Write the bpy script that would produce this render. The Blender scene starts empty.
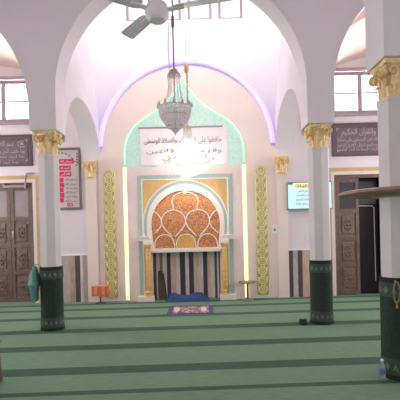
import bpy, bmesh, math, random, unicodedata
from mathutils import Vector, Matrix
random.seed(7)
PI = math.pi
SC = bpy.context.scene
COL = SC.collection

# ------------------------------------------------------------------ camera, world, lights, exposure
HEIGHT = 1.557
cam_data = bpy.data.cameras.new('camera')
cam = bpy.data.objects.new('camera', cam_data); COL.objects.link(cam)
cam_data.sensor_width = 36; cam_data.lens = 36.0
cam_data.shift_y = 0.083
yaw, pitch, roll = -0.0034, -0.0044, 0.0241
# world -> camera: Rz(yaw), then pitch, then roll (fitted to the room)
A = Matrix(((math.cos(yaw), -math.sin(yaw), 0), (math.sin(yaw), math.cos(yaw), 0), (0, 0, 1)))
B = Matrix(((1, 0, 0), (0, math.cos(pitch), math.sin(pitch)), (0, -math.sin(pitch), math.cos(pitch))))
C_ = Matrix(((math.cos(roll), 0, -math.sin(roll)), (0, 1, 0), (math.sin(roll), 0, math.cos(roll))))
M = C_ @ B @ A
r, f, u = M.row[0].copy(), M.row[1].copy(), M.row[2].copy()
rot = Matrix((r, u, -f)).transposed()
cam.matrix_world = Matrix.Translation((0.0985, -0.028, HEIGHT)) @ rot.to_4x4()
cam_data.clip_start = 0.02
SC.camera = cam

SC.view_settings.view_transform = 'Standard'
SC.view_settings.look = 'None'
SC.view_settings.gamma = 1
SC.view_settings.use_curve_mapping = False
SC.view_settings.exposure = 0.0
SC.cycles.use_denoising = True
SC.cycles.max_bounces = 10
SC.cycles.diffuse_bounces = 6
SC.cycles.sample_clamp_indirect = 4

W = bpy.data.worlds.new('sky'); SC.world = W; W.use_nodes = True
bgn = W.node_tree.nodes['Background']
bgn.inputs[0].default_value = (0.93, 0.95, 1, 1); bgn.inputs[1].default_value = 1.5

# room measures (metres): camera stands at the origin, Y runs towards the mihrab wall
XL, XR = -2.405, 2.06        # column rows
XN = 2.145                   # the near right column stands a little further out
YN, YC, YB = 4.16, 6.6, 9.19   # near columns, far columns, mihrab wall
WXL, WXR = -6.75, 6.4        # side walls
YR = -4.0                    # rear wall
ZS = 3.85                    # springing of the big arches
ZCAP = 3.25                  # underside of the piers
ZCEIL, ZTOP = 6.3, 8.4
HP = 0.215                   # half pier
XM = -0.255                  # mihrab centre line

def area(name, loc, rot, sx, sy, energy, color=(1, 0.966, 0.982)):
    l = bpy.data.lights.new(name, 'AREA'); l.shape = 'RECTANGLE'; l.size = sx; l.size_y = sy
    l.energy = energy; l.color = color
    o = bpy.data.objects.new(name, l); COL.objects.link(o)
    o.location = loc; o.rotation_euler = rot
    return o
# lamps just outside each window (area light points along its local -Z)
TO_REAR = (-PI/2, 0, 0)      # -Z -> -Y
TO_FRONT = (PI/2, 0, 0)
TO_RIGHT = (0, -PI/2, 0)     # -Z -> +X
TO_LEFT = (0, PI/2, 0)
UPWARD = (-PI/2-0.45, 0, 0)   # aisle window lamps tilted upward to brighten the vaults
E_AISLE, E_TOP, E_LANT, E_DRUM, E_SIDE, E_REAR = 520, 70, 45, 115, 90, 40
area('daylight_aisle_left', (-4.41, YB+0.42, 4.66), UPWARD, 1.6, 1.5, E_AISLE)
area('daylight_aisle_right', (3.83, YB+0.42, 4.66), UPWARD, 1.6, 1.5, E_AISLE)
area('daylight_lantern_front', (-0.2, YB+0.42, 7.1), TO_REAR, 2.9, 1.3, E_TOP)
area('daylight_lantern_rear', (-0.2, YC-0.42, 7.5), (PI/2-0.72, 0, 0), 4.1, 1.2, E_DRUM).data.spread = math.radians(135)   # unseen window inferred from the bright wall; spread narrowed to dim the side spandrels
for yy, es in ((-1.5, 0.75), (2.5, 0.8), (5.4, 0.55)):  # added lamps at unseen side openings, lighting the front of the room
    area('added_light_side_left', (WXL-0.42, yy, 2.55), TO_RIGHT, 1.5, 1.4, E_SIDE*es)
    area('added_light_side_right', (WXR+0.42, yy, 2.55), TO_LEFT, 1.5, 1.4, E_SIDE*es)
for xx, rr in ((WXL-0.42, TO_RIGHT), (WXR+0.42, TO_LEFT)):  # unseen lamps added to brighten the aisle vaults and arch soffits
    area('added_light_side_back', (xx, 7.9, 2.55), rr, 1.5, 1.4, 150)
area('added_light_rear', (XM, YR-0.42, 3.2), TO_FRONT, 2.6, 1.6, E_REAR)  # added lamp behind the camera, at an unseen opening

# ------------------------------------------------------------------ materials
def lin(c):
    return tuple(((v/255)/12.92 if v/255 <= 0.04045 else (((v/255)+0.055)/1.055)**2.4) for v in c)
def mat(name, rgb, rough=0.6, metal=0.0, var=0.0, scale=8.0, emit=None, estr=0.0, bump=0.0, bscale=60.0, spec=0.4):
    """principled material; rgb is an sRGB triple; var = strength of a procedural tone variation"""
    m = bpy.data.materials.new(name); m.use_nodes = True
    nt = m.node_tree; p = nt.nodes['Principled BSDF']
    c = lin(rgb)
    p.inputs['Base Color'].default_value = (*c, 1); p.inputs['Roughness'].default_value = rough
    p.inputs['Metallic'].default_value = metal; p.inputs['Specular IOR Level'].default_value = spec
    tc = nt.nodes.new('ShaderNodeTexCoord')
    if var > 0:
        n = nt.nodes.new('ShaderNodeTexNoise'); n.inputs['Scale'].default_value = scale; n.inputs['Detail'].default_value = 5
        nt.links.new(tc.outputs['Object'], n.inputs['Vector'])
        rp = nt.nodes.new('ShaderNodeValToRGB')
        rp.color_ramp.elements[0].position = 0.3; rp.color_ramp.elements[1].position = 0.7
        rp.color_ramp.elements[0].color = (*[v*(1-var) for v in c], 1)
        rp.color_ramp.elements[1].color = (*[min(1, v*(1+var)) for v in c], 1)
        nt.links.new(n.outputs['Fac'], rp.inputs['Fac']); nt.links.new(rp.outputs['Color'], p.inputs['Base Color'])
    if bump > 0:
        n2 = nt.nodes.new('ShaderNodeTexNoise'); n2.inputs['Scale'].default_value = bscale; n2.inputs['Detail'].default_value = 4
        nt.links.new(tc.outputs['Object'], n2.inputs['Vector'])
        b = nt.nodes.new('ShaderNodeBump'); b.inputs['Strength'].default_value = bump; b.inputs['Distance'].default_value = 0.02
        nt.links.new(n2.outputs['Fac'], b.inputs['Height']); nt.links.new(b.outputs['Normal'], p.inputs['Normal'])
    if emit:
        p.inputs['Emission Color'].default_value = (*lin(emit), 1); p.inputs['Emission Strength'].default_value = estr
    return m

PLASTER = mat('white_plaster', (228, 220, 225), 0.85, var=0.03, scale=1.5, bump=0.05, bscale=25)
PINK = mat('pink_paint', (238, 219, 208), 0.7, var=0.03, scale=2)
PIER = mat('column_plaster', (222, 216, 216), 0.7, var=0.04, scale=3)
MINT = mat('mint_paint', (196, 228, 214), 0.6, var=0.10, scale=26)
BEIGE = mat('beige_stone', (232, 213, 207), 0.6, var=0.03, scale=6)
IVORY = mat('ivory_stone', (238, 226, 220), 0.5, var=0.03, scale=9)
TEAL = mat('teal_paint', (168, 190, 179), 0.5, var=0.06, scale=14)
GOLD = mat('gold_leaf', (240, 212, 158), 0.42, metal=0.08, var=0.14, scale=34, bump=0.25, bscale=110)
GOLDP = mat('pale_gold', (220, 202, 136), 0.35, metal=0.35, var=0.16, scale=40)
GOLDL = mat('gold_relief', (246, 236, 186), 0.35, metal=0.3)
COLGOLD = mat('golden_column', (226, 186, 112), 0.35, metal=0.25, var=0.15, scale=20)
SPAND = mat('gold_spandrel', (222, 182, 120), 0.5, metal=0.1, var=0.25, scale=60, bump=0.5, bscale=90)
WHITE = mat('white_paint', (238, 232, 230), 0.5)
CREAM = mat('cream_frame', (226, 212, 200), 0.6)
TAN = mat('tan_wood', (196, 164, 128), 0.6, var=0.08, scale=10)
MAUVE2 = mat('grey_window_frame', (140, 122, 130), 0.5)
MAUVE = mat('mauve_frame', (164, 148, 156), 0.5)
WOOD = mat('dark_carved_wood', (122, 102, 92), 0.55, var=0.25, scale=22, bump=0.6, bscale=55)
WOOD2 = mat('dark_wood_rail', (112, 94, 86), 0.5, var=0.2, scale=12)
GREYPANE = mat('dusty_pane', (150, 138, 138), 0.25, var=0.06, scale=3)
DARKPANE = mat('dark_pane', (66, 62, 66), 0.3)
DARKROOM = mat('dark_passage', (44, 38, 42), 0.8)  # near-black colour stands in for the darkness of the unlit interior
BOARD = mat('plum_board', (112, 96, 104), 0.5, var=0.06, scale=6)
BOARDF = mat('plum_frame', (92, 78, 86), 0.5)
SILVER = mat('pale_lettering', (186, 172, 178), 0.5)
INK = mat('black_ink', (138, 126, 130), 0.6)
INKG = mat('grey_ink', (112, 100, 104), 0.6)
CLOTHW = mat('white_cloth', (232, 222, 226), 0.8, var=0.02)
RODM = mat('grey_rod', (150, 144, 146), 0.4, metal=0.2)
GREENW = mat('green_wrap', (47, 58, 50), 0.9, var=0.2, scale=24, bump=0.4, bscale=160)
GREENB = mat('green_band', (68, 82, 72), 0.9, var=0.12, scale=30, bump=0.3, bscale=160)
GREENM = mat('pale_motif', (106, 116, 104), 0.9)
GREEND = mat('dark_hem', (38, 48, 42), 0.9)
METAL = mat('aged_metal', (206, 192, 196), 0.4, metal=0.15)
FANM = mat('fan_enamel', (240, 230, 236), 0.4)
BRASS = mat('brass', (206, 178, 140), 0.35, metal=0.7)
CRYST = mat('dusty_crystal', (244, 232, 236), 0.4, var=0.08, scale=40, spec=0.5)
CRYSTL = mat('clear_crystal', (250, 246, 240), 0.15, spec=0.8)
BULB = mat('lit_bulb', (255, 250, 240), 0.4, emit=(255, 247, 232), estr=14)
LEDP = mat('lavender_led', (220, 210, 255), 0.4, emit=(158, 138, 255), estr=0.85)
LEDG = mat('green_led', (190, 255, 210), 0.4, emit=(120, 240, 170), estr=0.95)
LEDY = mat('yellow_led', (255, 255, 210), 0.4, emit=(246, 244, 172), estr=1.0)
BLUE = mat('blue_cloth', (54, 72, 122), 0.85, var=0.18, scale=16, bump=0.3, bscale=60)
ORANGE = mat('orange_red', (214, 112, 78), 0.6, var=0.06)
ORANGEL = mat('orange_light', (232, 148, 112), 0.6)
BROWN = mat('brown_wood', (92, 70, 60), 0.6, var=0.15, scale=14)
SHELFW = mat('worn_shelf_wood', (158, 128, 114), 0.6, var=0.25, scale=12)
SHELFL = mat('worn_shelf_edge', (176, 150, 124), 0.6, var=0.15, scale=12)
TEALBAG = mat('teal_plastic', (104, 158, 148), 0.3, var=0.1, scale=8)
DTEAL = mat('dark_teal', (34, 60, 56), 0.6)
RED = mat('crimson_print', (214, 40, 92), 0.6)
BANNERG = mat('banner_grey', (206, 194, 192), 0.6, var=0.02)
BANNERF = mat('banner_frame', (112, 104, 102), 0.5)
SCRBG = mat('screen_glow', (210, 245, 245), 0.3, emit=(190, 240, 240), estr=0.45)
SCRY = mat('screen_yellow', (240, 226, 140), 0.3, emit=(236, 220, 120), estr=0.4)
SCRF = mat('screen_bezel', (150, 150, 140), 0.4)
PLASTIC = mat('white_plastic', (240, 238, 236), 0.4)
BEADS = mat('olive_beads', (156, 142, 100), 0.4)
DARKF = mat('dark_grey_frame', (118, 106, 112), 0.5)

def glass_material():
    m = bpy.data.materials.new('window_glass'); m.use_nodes = True; nt = m.node_tree; nt.nodes.clear()
    out = nt.nodes.new('ShaderNodeOutputMaterial'); mx = nt.nodes.new('ShaderNodeMixShader')
    t = nt.nodes.new('ShaderNodeBsdfTransparent'); g = nt.nodes.new('ShaderNodeBsdfGlossy'); g.inputs['Roughness'].default_value = 0.05
    mx.inputs[0].default_value = 0.06
    nt.links.new(t.outputs[0], mx.inputs[1]); nt.links.new(g.outputs[0], mx.inputs[2]); nt.links.new(mx.outputs[0], out.inputs[0])
    return m
GLASS = glass_material()
def bottle_material():
    m = mat('clear_plastic', (215, 228, 235), 0.1); p = m.node_tree.nodes['Principled BSDF']
    p.inputs['Transmission Weight'].default_value = 0.75; p.inputs['IOR'].default_value = 1.2
    return m
BOTTLE = bottle_material()

def ramp_of(nt, stops, interp='CONSTANT'):
    rp = nt.nodes.new('ShaderNodeValToRGB'); cr = rp.color_ramp; cr.interpolation = interp
    while len(cr.elements) > 1: cr.elements.remove(cr.elements[-1])
    cr.elements[0].position = stops[0][0]; cr.elements[0].color = (*lin(stops[0][1]), 1)
    for pos, c in stops[1:]:
        e = cr.elements.new(pos); e.color = (*lin(c), 1)
    return rp
def marble_stripes(name, x0, x1, stops, origin_x=0.0):
    """vertical marble bands: stops = (x, colour) in metres from the object's own origin"""
    m = mat(name, (200, 190, 185), 0.35); nt = m.node_tree; p = nt.nodes['Principled BSDF']
    tc = nt.nodes.new('ShaderNodeTexCoord'); sx = nt.nodes.new('ShaderNodeSeparateXYZ')
    nt.links.new(tc.outputs['Object'], sx.inputs[0])
    mr = nt.nodes.new('ShaderNodeMapRange'); mr.inputs[1].default_value = x0-origin_x; mr.inputs[2].default_value = x1-origin_x
    nt.links.new(sx.outputs[0], mr.inputs[0])
    rp = ramp_of(nt, [((x-x0)/(x1-x0), c) for x, c in stops]); nt.links.new(mr.outputs[0], rp.inputs[0])
    n = nt.nodes.new('ShaderNodeTexNoise'); n.inputs['Scale'].default_value = 9; n.inputs['Detail'].default_value = 6
    mp = nt.nodes.new('ShaderNodeMapping'); mp.inputs['Scale'].default_value = (2, 2, 0.4)
    nt.links.new(tc.outputs['Object'], mp.inputs[0]); nt.links.new(mp.outputs[0], n.inputs['Vector'])
    vein = ramp_of(nt, [(0.3, (226, 220, 218)), (0.65, (255, 255, 255))], 'LINEAR'); nt.links.new(n.outputs['Fac'], vein.inputs[0])
    mx = nt.nodes.new('ShaderNodeMix'); mx.data_type = 'RGBA'; mx.blend_type = 'MULTIPLY'; mx.inputs[0].default_value = 1
    nt.links.new(rp.outputs[0], mx.inputs[6]); nt.links.new(vein.outputs[0], mx.inputs[7]); nt.links.new(mx.outputs[2], p.inputs['Base Color'])
    return m
def carpet_material():
    m = mat('green_prayer_carpet', (116, 146, 122), 0.95, spec=0.1); nt = m.node_tree; p = nt.nodes['Principled BSDF']
    tc = nt.nodes.new('ShaderNodeTexCoord'); sx = nt.nodes.new('ShaderNodeSeparateXYZ'); nt.links.new(tc.outputs['Object'], sx.inputs[0])
    mu = nt.nodes.new('ShaderNodeMath'); mu.operation = 'MULTIPLY_ADD'; mu.inputs[1].default_value = -0.036
    nt.links.new(sx.outputs[0], mu.inputs[0]); nt.links.new(sx.outputs[1], mu.inputs[2])   # rows run slightly askew
    last = None
    for c, w in ((8.9, .09), (8.28, .10), (7.46, .11), (6.48, .12), (5.51, .125), (4.575, .125), (3.93, .05), (3.2, .12), (2.2, .12), (1.2, .12)):
        cp = nt.nodes.new('ShaderNodeMath'); cp.operation = 'COMPARE'; cp.inputs[1].default_value = c; cp.inputs[2].default_value = w
        nt.links.new(mu.outputs[0], cp.inputs[0])
        if last is None: last = cp
        else:
            mxm = nt.nodes.new('ShaderNodeMath'); mxm.operation = 'MAXIMUM'
            nt.links.new(last.outputs[0], mxm.inputs[0]); nt.links.new(cp.outputs[0], mxm.inputs[1]); last = mxm
    n = nt.nodes.new('ShaderNodeTexNoise'); n.inputs['Scale'].default_value = 30; n.inputs['Detail'].default_value = 8
    mp = nt.nodes.new('ShaderNodeMapping'); mp.inputs['Scale'].default_value = (0.25, 1.6, 1)
    nt.links.new(tc.outputs['Object'], mp.inputs[0]); nt.links.new(mp.outputs[0], n.inputs['Vector'])
    light = ramp_of(nt, [(0.3, (104, 133, 109)), (0.7, (118, 148, 122))], 'LINEAR')
    dark = ramp_of(nt, [(0.3, (64, 90, 77)), (0.7, (76, 102, 88))], 'LINEAR')
    nt.links.new(n.outputs['Fac'], light.inputs[0]); nt.links.new(n.outputs['Fac'], dark.inputs[0])
    mx = nt.nodes.new('ShaderNodeMix'); mx.data_type = 'RGBA'
    nt.links.new(last.outputs[0], mx.inputs[0]); nt.links.new(light.outputs[0], mx.inputs[6]); nt.links.new(dark.outputs[0], mx.inputs[7])
    nt.links.new(mx.outputs[2], p.inputs['Base Color'])
    return m
def fan_copper():
    m = mat('copper_mosaic', (196, 132, 86), 0.5, metal=0.15); nt = m.node_tree; p = nt.nodes['Principled BSDF']
    tc = nt.nodes.new('ShaderNodeTexCoord')
    v = nt.nodes.new('ShaderNodeTexVoronoi'); v.inputs['Scale'].default_value = 26; nt.links.new(tc.outputs['Object'], v.inputs['Vector'])
    rp = ramp_of(nt, [(0.0, (230, 172, 112)), (0.35, (208, 144, 94)), (0.8, (176, 112, 76))], 'LINEAR'); nt.links.new(v.outputs['Distance'], rp.inputs[0])
    nt.links.new(rp.outputs[0], p.inputs['Base Color'])
    b = nt.nodes.new('ShaderNodeBump'); b.inputs['Strength'].default_value = 0.6; b.inputs['Distance'].default_value = 0.02; b.invert = True
    nt.links.new(v.outputs['Distance'], b.inputs['Height']); nt.links.new(b.outputs['Normal'], p.inputs['Normal'])
    return m
def rug_material():
    m = mat('rug_field', (150, 110, 120), 0.95); nt = m.node_tree; p = nt.nodes['Principled BSDF']
    tc = nt.nodes.new('ShaderNodeTexCoord')
    v = nt.nodes.new('ShaderNodeTexVoronoi'); v.inputs['Scale'].default_value = 13; nt.links.new(tc.outputs['Object'], v.inputs['Vector'])
    rp = ramp_of(nt, [(0.0, (206, 190, 186)), (0.3, (168, 136, 140)), (0.55, (108, 88, 106)), (0.8, (84, 86, 118))]); nt.links.new(v.outputs['Distance'], rp.inputs[0])
    nt.links.new(rp.outputs[0], p.inputs['Base Color'])
    return m
CARPET = carpet_material(); COPPER = fan_copper(); RUGF = rug_material()
COPPERY = mat('amber_mosaic', (216, 166, 84), 0.5, metal=0.15, var=0.3, scale=50)
NAVY = mat('rug_navy', (74, 78, 112), 0.95, var=0.2, scale=30)

# ------------------------------------------------------------------ mesh helpers (world coordinates in, one mesh object out)
def nb(): return bmesh.new()
def box(bm, x0, x1, y0, y1, z0, z1, bev=0.0):
    g = bmesh.ops.create_cube(bm, size=1)
    vs = g['verts']
    for v in vs:
        v.co = Vector(((x0+x1)/2 + v.co.x*(x1-x0), (y0+y1)/2 + v.co.y*(y1-y0), (z0+z1)/2 + v.co.z*(z1-z0)))
    if bev > 0:
        es = list({e for v in vs for e in v.link_edges})
        bmesh.ops.bevel(bm, geom=es, offset=bev, segments=2, affect='EDGES', profile=0.7)
    return vs
def prism(bm, pts, y0, y1):
    """outline in (x, z), counter-clockwise or not, given depth from y0 to y1"""
    a = [bm.verts.new((x, y0, z)) for x, z in pts]; b = [bm.verts.new((x, y1, z)) for x, z in pts]
    fs = [bm.faces.new(a), bm.faces.new(b[::-1])]
    n = len(pts)
    for i in range(n):
        fs.append(bm.faces.new((a[i], b[i], b[(i+1) % n], a[(i+1) % n])))
    for q in fs: q.normal_update()
    bmesh.ops.triangulate(bm, faces=fs[:2], quad_method='BEAUTY', ngon_method='EAR_CLIP')
def band(bm, outer, inner, y0, y1):
    """strip between two open polylines of equal length in (x, z), with depth"""
    n = len(outer)
    def q(p, y): return bm.verts.new((p[0], y, p[1]))
    oa = [q(p, y0) for p in outer]; ia = [q(p, y0) for p in inner]; ob = [q(p, y1) for p in outer]; ib = [q(p, y1) for p in inner]
    for i in range(n-1):
        for A1, B1 in ((oa, ia), (ib, ob), (ob, oa), (ia, ib)):
            bm.faces.new((A1[i], A1[i+1], B1[i+1], B1[i]))
    for i in (0, n-1): bm.faces.new((oa[i], ia[i], ib[i], ob[i]))
def lathe(bm, prof, n=24, cx=0, cy=0, phase=0.0, cap=True):
    rings = []
    for rr, z in prof:
        rings.append([bm.verts.new((cx+rr*math.cos(phase+2*PI*k/n), cy+rr*math.sin(phase+2*PI*k/n), z)) for k in range(n)])
    for A1, B1 in zip(rings, rings[1:]):
        for k in range(n): bm.faces.new((A1[k], A1[(k+1) % n], B1[(k+1) % n], B1[k]))
    if cap:
        bm.faces.new(rings[0][::-1]); bm.faces.new(rings[-1])
def tube(bm, pts, rad, n=8, cap=True, closed=False):
    pts = [Vector(p) for p in pts]; rings = []; up = Vector((0, 0, 1)); prev = None
    m = len(pts)
    for i, p in enumerate(pts):
        if closed: d = (pts[(i+1) % m]-pts[i-1]).normalized()
        else: d = (pts[min(i+1, m-1)]-pts[max(i-1, 0)]).normalized()
        if prev is None:
            a = d.cross(up if abs(d.dot(up)) < .9 else Vector((1, 0, 0))).normalized()
        else:
            a = (prev - d*prev.dot(d)).normalized()
        prev = a; b = d.cross(a); rr = rad[i] if isinstance(rad, (list, tuple)) else rad
        rings.append([bm.verts.new(p+a*rr*math.cos(2*PI*k/n)+b*rr*math.sin(2*PI*k/n)) for k in range(n)])
    pairs = list(zip(rings, rings[1:])) + ([(rings[-1], rings[0])] if closed else [])
    for A1, B1 in pairs:
        for k in range(n): bm.faces.new((A1[k], A1[(k+1) % n], B1[(k+1) % n], B1[k]))
    if cap and not closed:
        bm.faces.new(rings[0][::-1]); bm.faces.new(rings[-1])
def ball(bm, c, rr, seg=8, sz=1.0):
    g = bmesh.ops.create_uvsphere(bm, u_segments=seg, v_segments=max(4, seg//2+1), radius=rr)
    for v in g['verts']: v.co = Vector((v.co.x, v.co.y, v.co.z*sz)) + Vector(c)
def gem(bm, c, rr, h):
    x, y, z = c
    t = bm.verts.new((x, y, z+h)); b = bm.verts.new((x, y, z-h*1.4)); ph = random.random()*6
    rg = [bm.verts.new((x+rr*math.cos(ph+k*PI/2), y+rr*math.sin(ph+k*PI/2), z)) for k in range(4)]
    for k in range(4):
        bm.faces.new((rg[k], rg[(k+1) % 4], t)); bm.faces.new((rg[(k+1) % 4], rg[k], b))
def arc(cx, cz, rx, rz, a0, a1, n):
    return [(cx+rx*math.cos(a0+(a1-a0)*i/n), cz+rz*math.sin(a0+(a1-a0)*i/n)) for i in range(n+1)]

def root_of(o):
    while o.parent: o = o.parent
    return o
def obj(name, bm, m, parent=None, origin=None, smooth=False, auto=None):
    bmesh.ops.recalc_face_normals(bm, faces=bm.faces[:])
    off = Vector(root_of(parent).location) if parent else Vector(origin or (0, 0, 0))
    for v in bm.verts: v.co -= off
    me = bpy.data.meshes.new(name); bm.to_mesh(me); bm.free()
    for mm in (m if isinstance(m, (list, tuple)) else [m]): me.materials.append(mm)
    if smooth:
        for p in me.polygons: p.use_smooth = True
        if auto is not None:
            me.set_sharp_from_angle(angle=math.radians(auto))
    o = bpy.data.objects.new(name, me); COL.objects.link(o)
    if parent: o.parent = parent
    else: o.location = off
    return o
def tag(o, label, cat, group=None):
    o['label'] = label; o['category'] = cat
    if group: o['group'] = group
    return o
def thing(name, label, cat, loc, group=None):
    o = bpy.data.objects.new(name, None); COL.objects.link(o); o.location = loc
    o.empty_display_size = 0.1
    return tag(o, label, cat, group)
def struct(name, bm, m, parent=None, **k):
    o = obj(name, bm, m, parent, **k)
    if not parent: o['kind'] = 'structure'
    return o
def copy_tree(o, parent=None):
    c = o.copy(); COL.objects.link(c)
    if parent: c.parent = parent
    for ch in list(o.children): copy_tree(ch, c)
    return c

# Arabic lettering: joined letter forms set right to left
FORMS = {}
for cp in range(0xFE80, 0xFEFD):
    d = unicodedata.decomposition(chr(cp)).split()
    if len(d) == 2: FORMS.setdefault(chr(int(d[1], 16)), {})[d[0].strip('<>')] = chr(cp)
    elif len(d) == 3: FORMS.setdefault(chr(int(d[1], 16))+chr(int(d[2], 16)), {})[d[0].strip('<>')] = chr(cp)
def shape_arabic(s):
    units = []; i = 0
    while i < len(s):
        if s[i:i+2] in FORMS and s[i] == '\u0644': units.append(s[i:i+2]); i += 2
        else: units.append(s[i]); i += 1
    out = []
    def joins_next(q): return q in FORMS and 'initial' in FORMS[q]
    def joins_prev(q): return q in FORMS and 'final' in FORMS[q]
    for k, q in enumerate(units):
        if q not in FORMS: out.append(q); continue
        p = k > 0 and joins_next(units[k-1]) and joins_prev(q)
        n = k+1 < len(units) and joins_next(q) and joins_prev(units[k+1])
        key = 'medial' if p and n else 'final' if p else 'initial' if n else 'isolated'
        out.append(FORMS[q].get(key) or FORMS[q]['isolated'])
    return ''.join(out[::-1])
def add_text(bm, s, cx, z, y, width, height=None, thick=0.004, bold=0.0, rtl=True):
    """lettering centred on cx with its base line at z, facing the room (-Y), fitted to a width"""
    cu = bpy.data.curves.new('lettering', 'FONT'); cu.body = shape_arabic(s) if rtl else s; cu.size = 1; cu.resolution_u = 2
    cu.extrude = 0.02; cu.offset = bold
    o = bpy.data.objects.new('lettering', cu); COL.objects.link(o)
    me = bpy.data.meshes.new_from_object(o.evaluated_get(bpy.context.evaluated_depsgraph_get()))
    bpy.data.objects.remove(o); bpy.data.curves.remove(cu)
    if len(me.vertices) == 0: return
    xs = [v.co.x for v in me.vertices]; x0, x1 = min(xs), max(xs)
    sc = width/(x1-x0); szz = sc if height is None else height
    for v in me.vertices:
        v.co = Vector((cx+(v.co.x-(x0+x1)/2)*sc, y - thick/2 - v.co.z/0.02*thick/2, z+v.co.y*szz))
    bm.from_mesh(me); bpy.data.meshes.remove(me)

# ------------------------------------------------------------------ the setting
def wall_grid(name, axis, pos0, pos1, u0, u1, z0, z1, holes, m):
    """upright wall with rectangular openings; axis 'y' = faces along Y (u is X), 'x' = faces along X (u is Y)"""
    us = sorted({u0, u1, *[h[0] for h in holes], *[h[1] for h in holes]}); zs = sorted({z0, z1, *[h[2] for h in holes], *[h[3] for h in holes]})
    bm = nb(); V = {}
    def vv(uu, zz, p):
        k = (round(uu, 4), round(zz, 4), p)
        if k not in V: V[k] = bm.verts.new((uu, p, zz) if axis == 'y' else (p, uu, zz))
        return V[k]
    nu, nz = len(us)-1, len(zs)-1
    def solid(i, j):
        if i < 0 or j < 0 or i >= nu or j >= nz: return False
        cu, cz = (us[i]+us[i+1])/2, (zs[j]+zs[j+1])/2
        return not any(h[0] < cu < h[1] and h[2] < cz < h[3] for h in holes)
    for i in range(nu):
        for j in range(nz):
            if not solid(i, j): continue
            a, b, c, d = us[i], us[i+1], zs[j], zs[j+1]
            for p in (pos0, pos1): bm.faces.new([vv(a, c, p), vv(b, c, p), vv(b, d, p), vv(a, d, p)])
            for di, dj, e in ((-1, 0, ((a, c), (a, d))), (1, 0, ((b, c), (b, d))), (0, -1, ((a, c), (b, c))), (0, 1, ((a, d), (b, d)))):
                if not solid(i+di, j+dj):
                    (p1, q1), (p2, q2) = e
                    bm.faces.new([vv(p1, q1, pos0), vv(p2, q2, pos0), vv(p2, q2, pos1), vv(p1, q1, pos1)])
    return struct(name, bm, m)

bm = nb(); box(bm, WXL-0.4, WXR+0.4, YR-0.4, YB+2.2, -0.12, 0); struct('floor', bm, CARPET)
NX0, NX1, NZ = XM-0.765, XM+0.765, 1.09            # niche opening
DL0, DL1, DR0, DR1, DZ = -4.88, -3.76, 3.17, 4.33, 2.78
TOPW = [(-1.52+0.71*i, -0.96+0.71*i, 6.43, 7.7) for i in range(4)]
WL = (-5.08, -3.74, 4.17, 5.16); WR = (3.16, 4.50, 4.17, 5.16)
wall_grid('wall_back', 'y', YB, YB+0.3, WXL-0.3, WXR+0.3, 0, ZTOP, [(NX0, NX1, 0, NZ), (DL0, DL1, 0, DZ), (DR0, DR1, 0, DZ), WL, WR] + TOPW, PLASTER)
SIDEW = [(yy-0.6, yy+0.6, 1.9, 3.2) for yy in (-1.5, 2.5, 5.4, 7.9)]  # unseen openings put in for the added side lamps
wall_grid('wall_left', 'x', WXL, WXL-0.3, YR-0.3, YB, 0, ZCEIL, SIDEW, PLASTER)
wall_grid('wall_right', 'x', WXR, WXR+0.3, YR-0.3, YB, 0, ZCEIL, SIDEW, PLASTER)
wall_grid('wall_rear', 'y', YR, YR-0.3, WXL-0.3, WXR+0.3, 0, ZCEIL, [(XM-1.3, XM+1.3, 2.5, 3.9)], PLASTER)  # its opening is unseen, put in for the added rear lamp

def transverse(name, yc, ztop, XR=XR):
    """cross wall on three arches carried by the two columns of one row"""
    pts = [(WXL, ZCAP)]
    la, lb = WXL+HP, XL-HP; ra, rb = XR+HP, WXR-HP
    pts += [(la, ZCAP)] + arc((la+lb)/2, 3.55, (lb-la)/2, 2.04, PI, 0, 40) + [(lb, ZCAP), (XL+HP, ZCAP)]
    pts += arc((XL+XR)/2, ZS, (XR-XL)/2-HP, 2.0, PI, 0, 48) + [(XR-HP, ZCAP), (XR+HP, ZCAP)]
    pts += arc((ra+rb)/2, 3.78, (rb-ra)/2, 1.93, PI, 0, 40) + [(rb, ZCAP), (WXR, ZCAP), (WXR, ZCEIL)]
    pts += [(WXL, ZCEIL)]
    bm = nb(); prism(bm, pts, yc-HP, yc+HP)
    return struct(name, bm, PLASTER)
transverse('wall_arches_far', YC, ZTOP)
transverse('wall_arches_near', YN, ZCEIL, XN+0.02)

def longitudinal(name, xc, y0, y1, zs, rz, ztop, lean=0.0, sgn=1, foot=None):
    """wall along a column row between two piers, on one arch; above the springing it may lean away from the nave"""
    n = 32; top = 10; a0 = (y0+y1)/2; ra = (y1-y0)/2
    bm = nb(); cols = []
    ys = [a0-ra*math.cos(PI*i/n) for i in range(n+1)]
    def off(z):
        t = max(0, (z-4.0)/2.2); return sgn*lean*t**1.2
    rows = []
    for i, y in enumerate(ys):
        zb = zs+rz*math.sin(PI*i/n)
        rows.append([(y, zb+(ztop-zb)*(k/top)) for k in range(top+1)])
    grids = []
    for xo in (xc-HP, xc+HP):
        grids.append([[bm.verts.new((xo+off(z), y, z)) for y, z in rw] for rw in rows])
    g0, g1 = grids
    for i in range(n):
        for k in range(top):
            for g in (g0, g1): bm.faces.new((g[i][k], g[i+1][k], g[i+1][k+1], g[i][k+1]))
        bm.faces.new((g0[i][0], g1[i][0], g1[i+1][0], g0[i+1][0]))
        bm.faces.new((g0[i][top], g1[i][top], g1[i+1][top], g0[i+1][top]))
    for i in (0, n):
        for k in range(top): bm.faces.new((g0[i][k], g1[i][k], g1[i][k+1], g0[i][k+1]))
    return struct(name, bm, PLASTER, smooth=True, auto=35)
PILD = 0.17
longitudinal('wall_arch_left_back', XL, YC+HP, YB, 3.13, 1.10, 6.5, lean=0.26, sgn=-1)
longitudinal('wall_arch_right_back', XR, YC+HP, YB, 3.15, 1.15, 6.5, lean=0.22, sgn=1)
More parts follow.
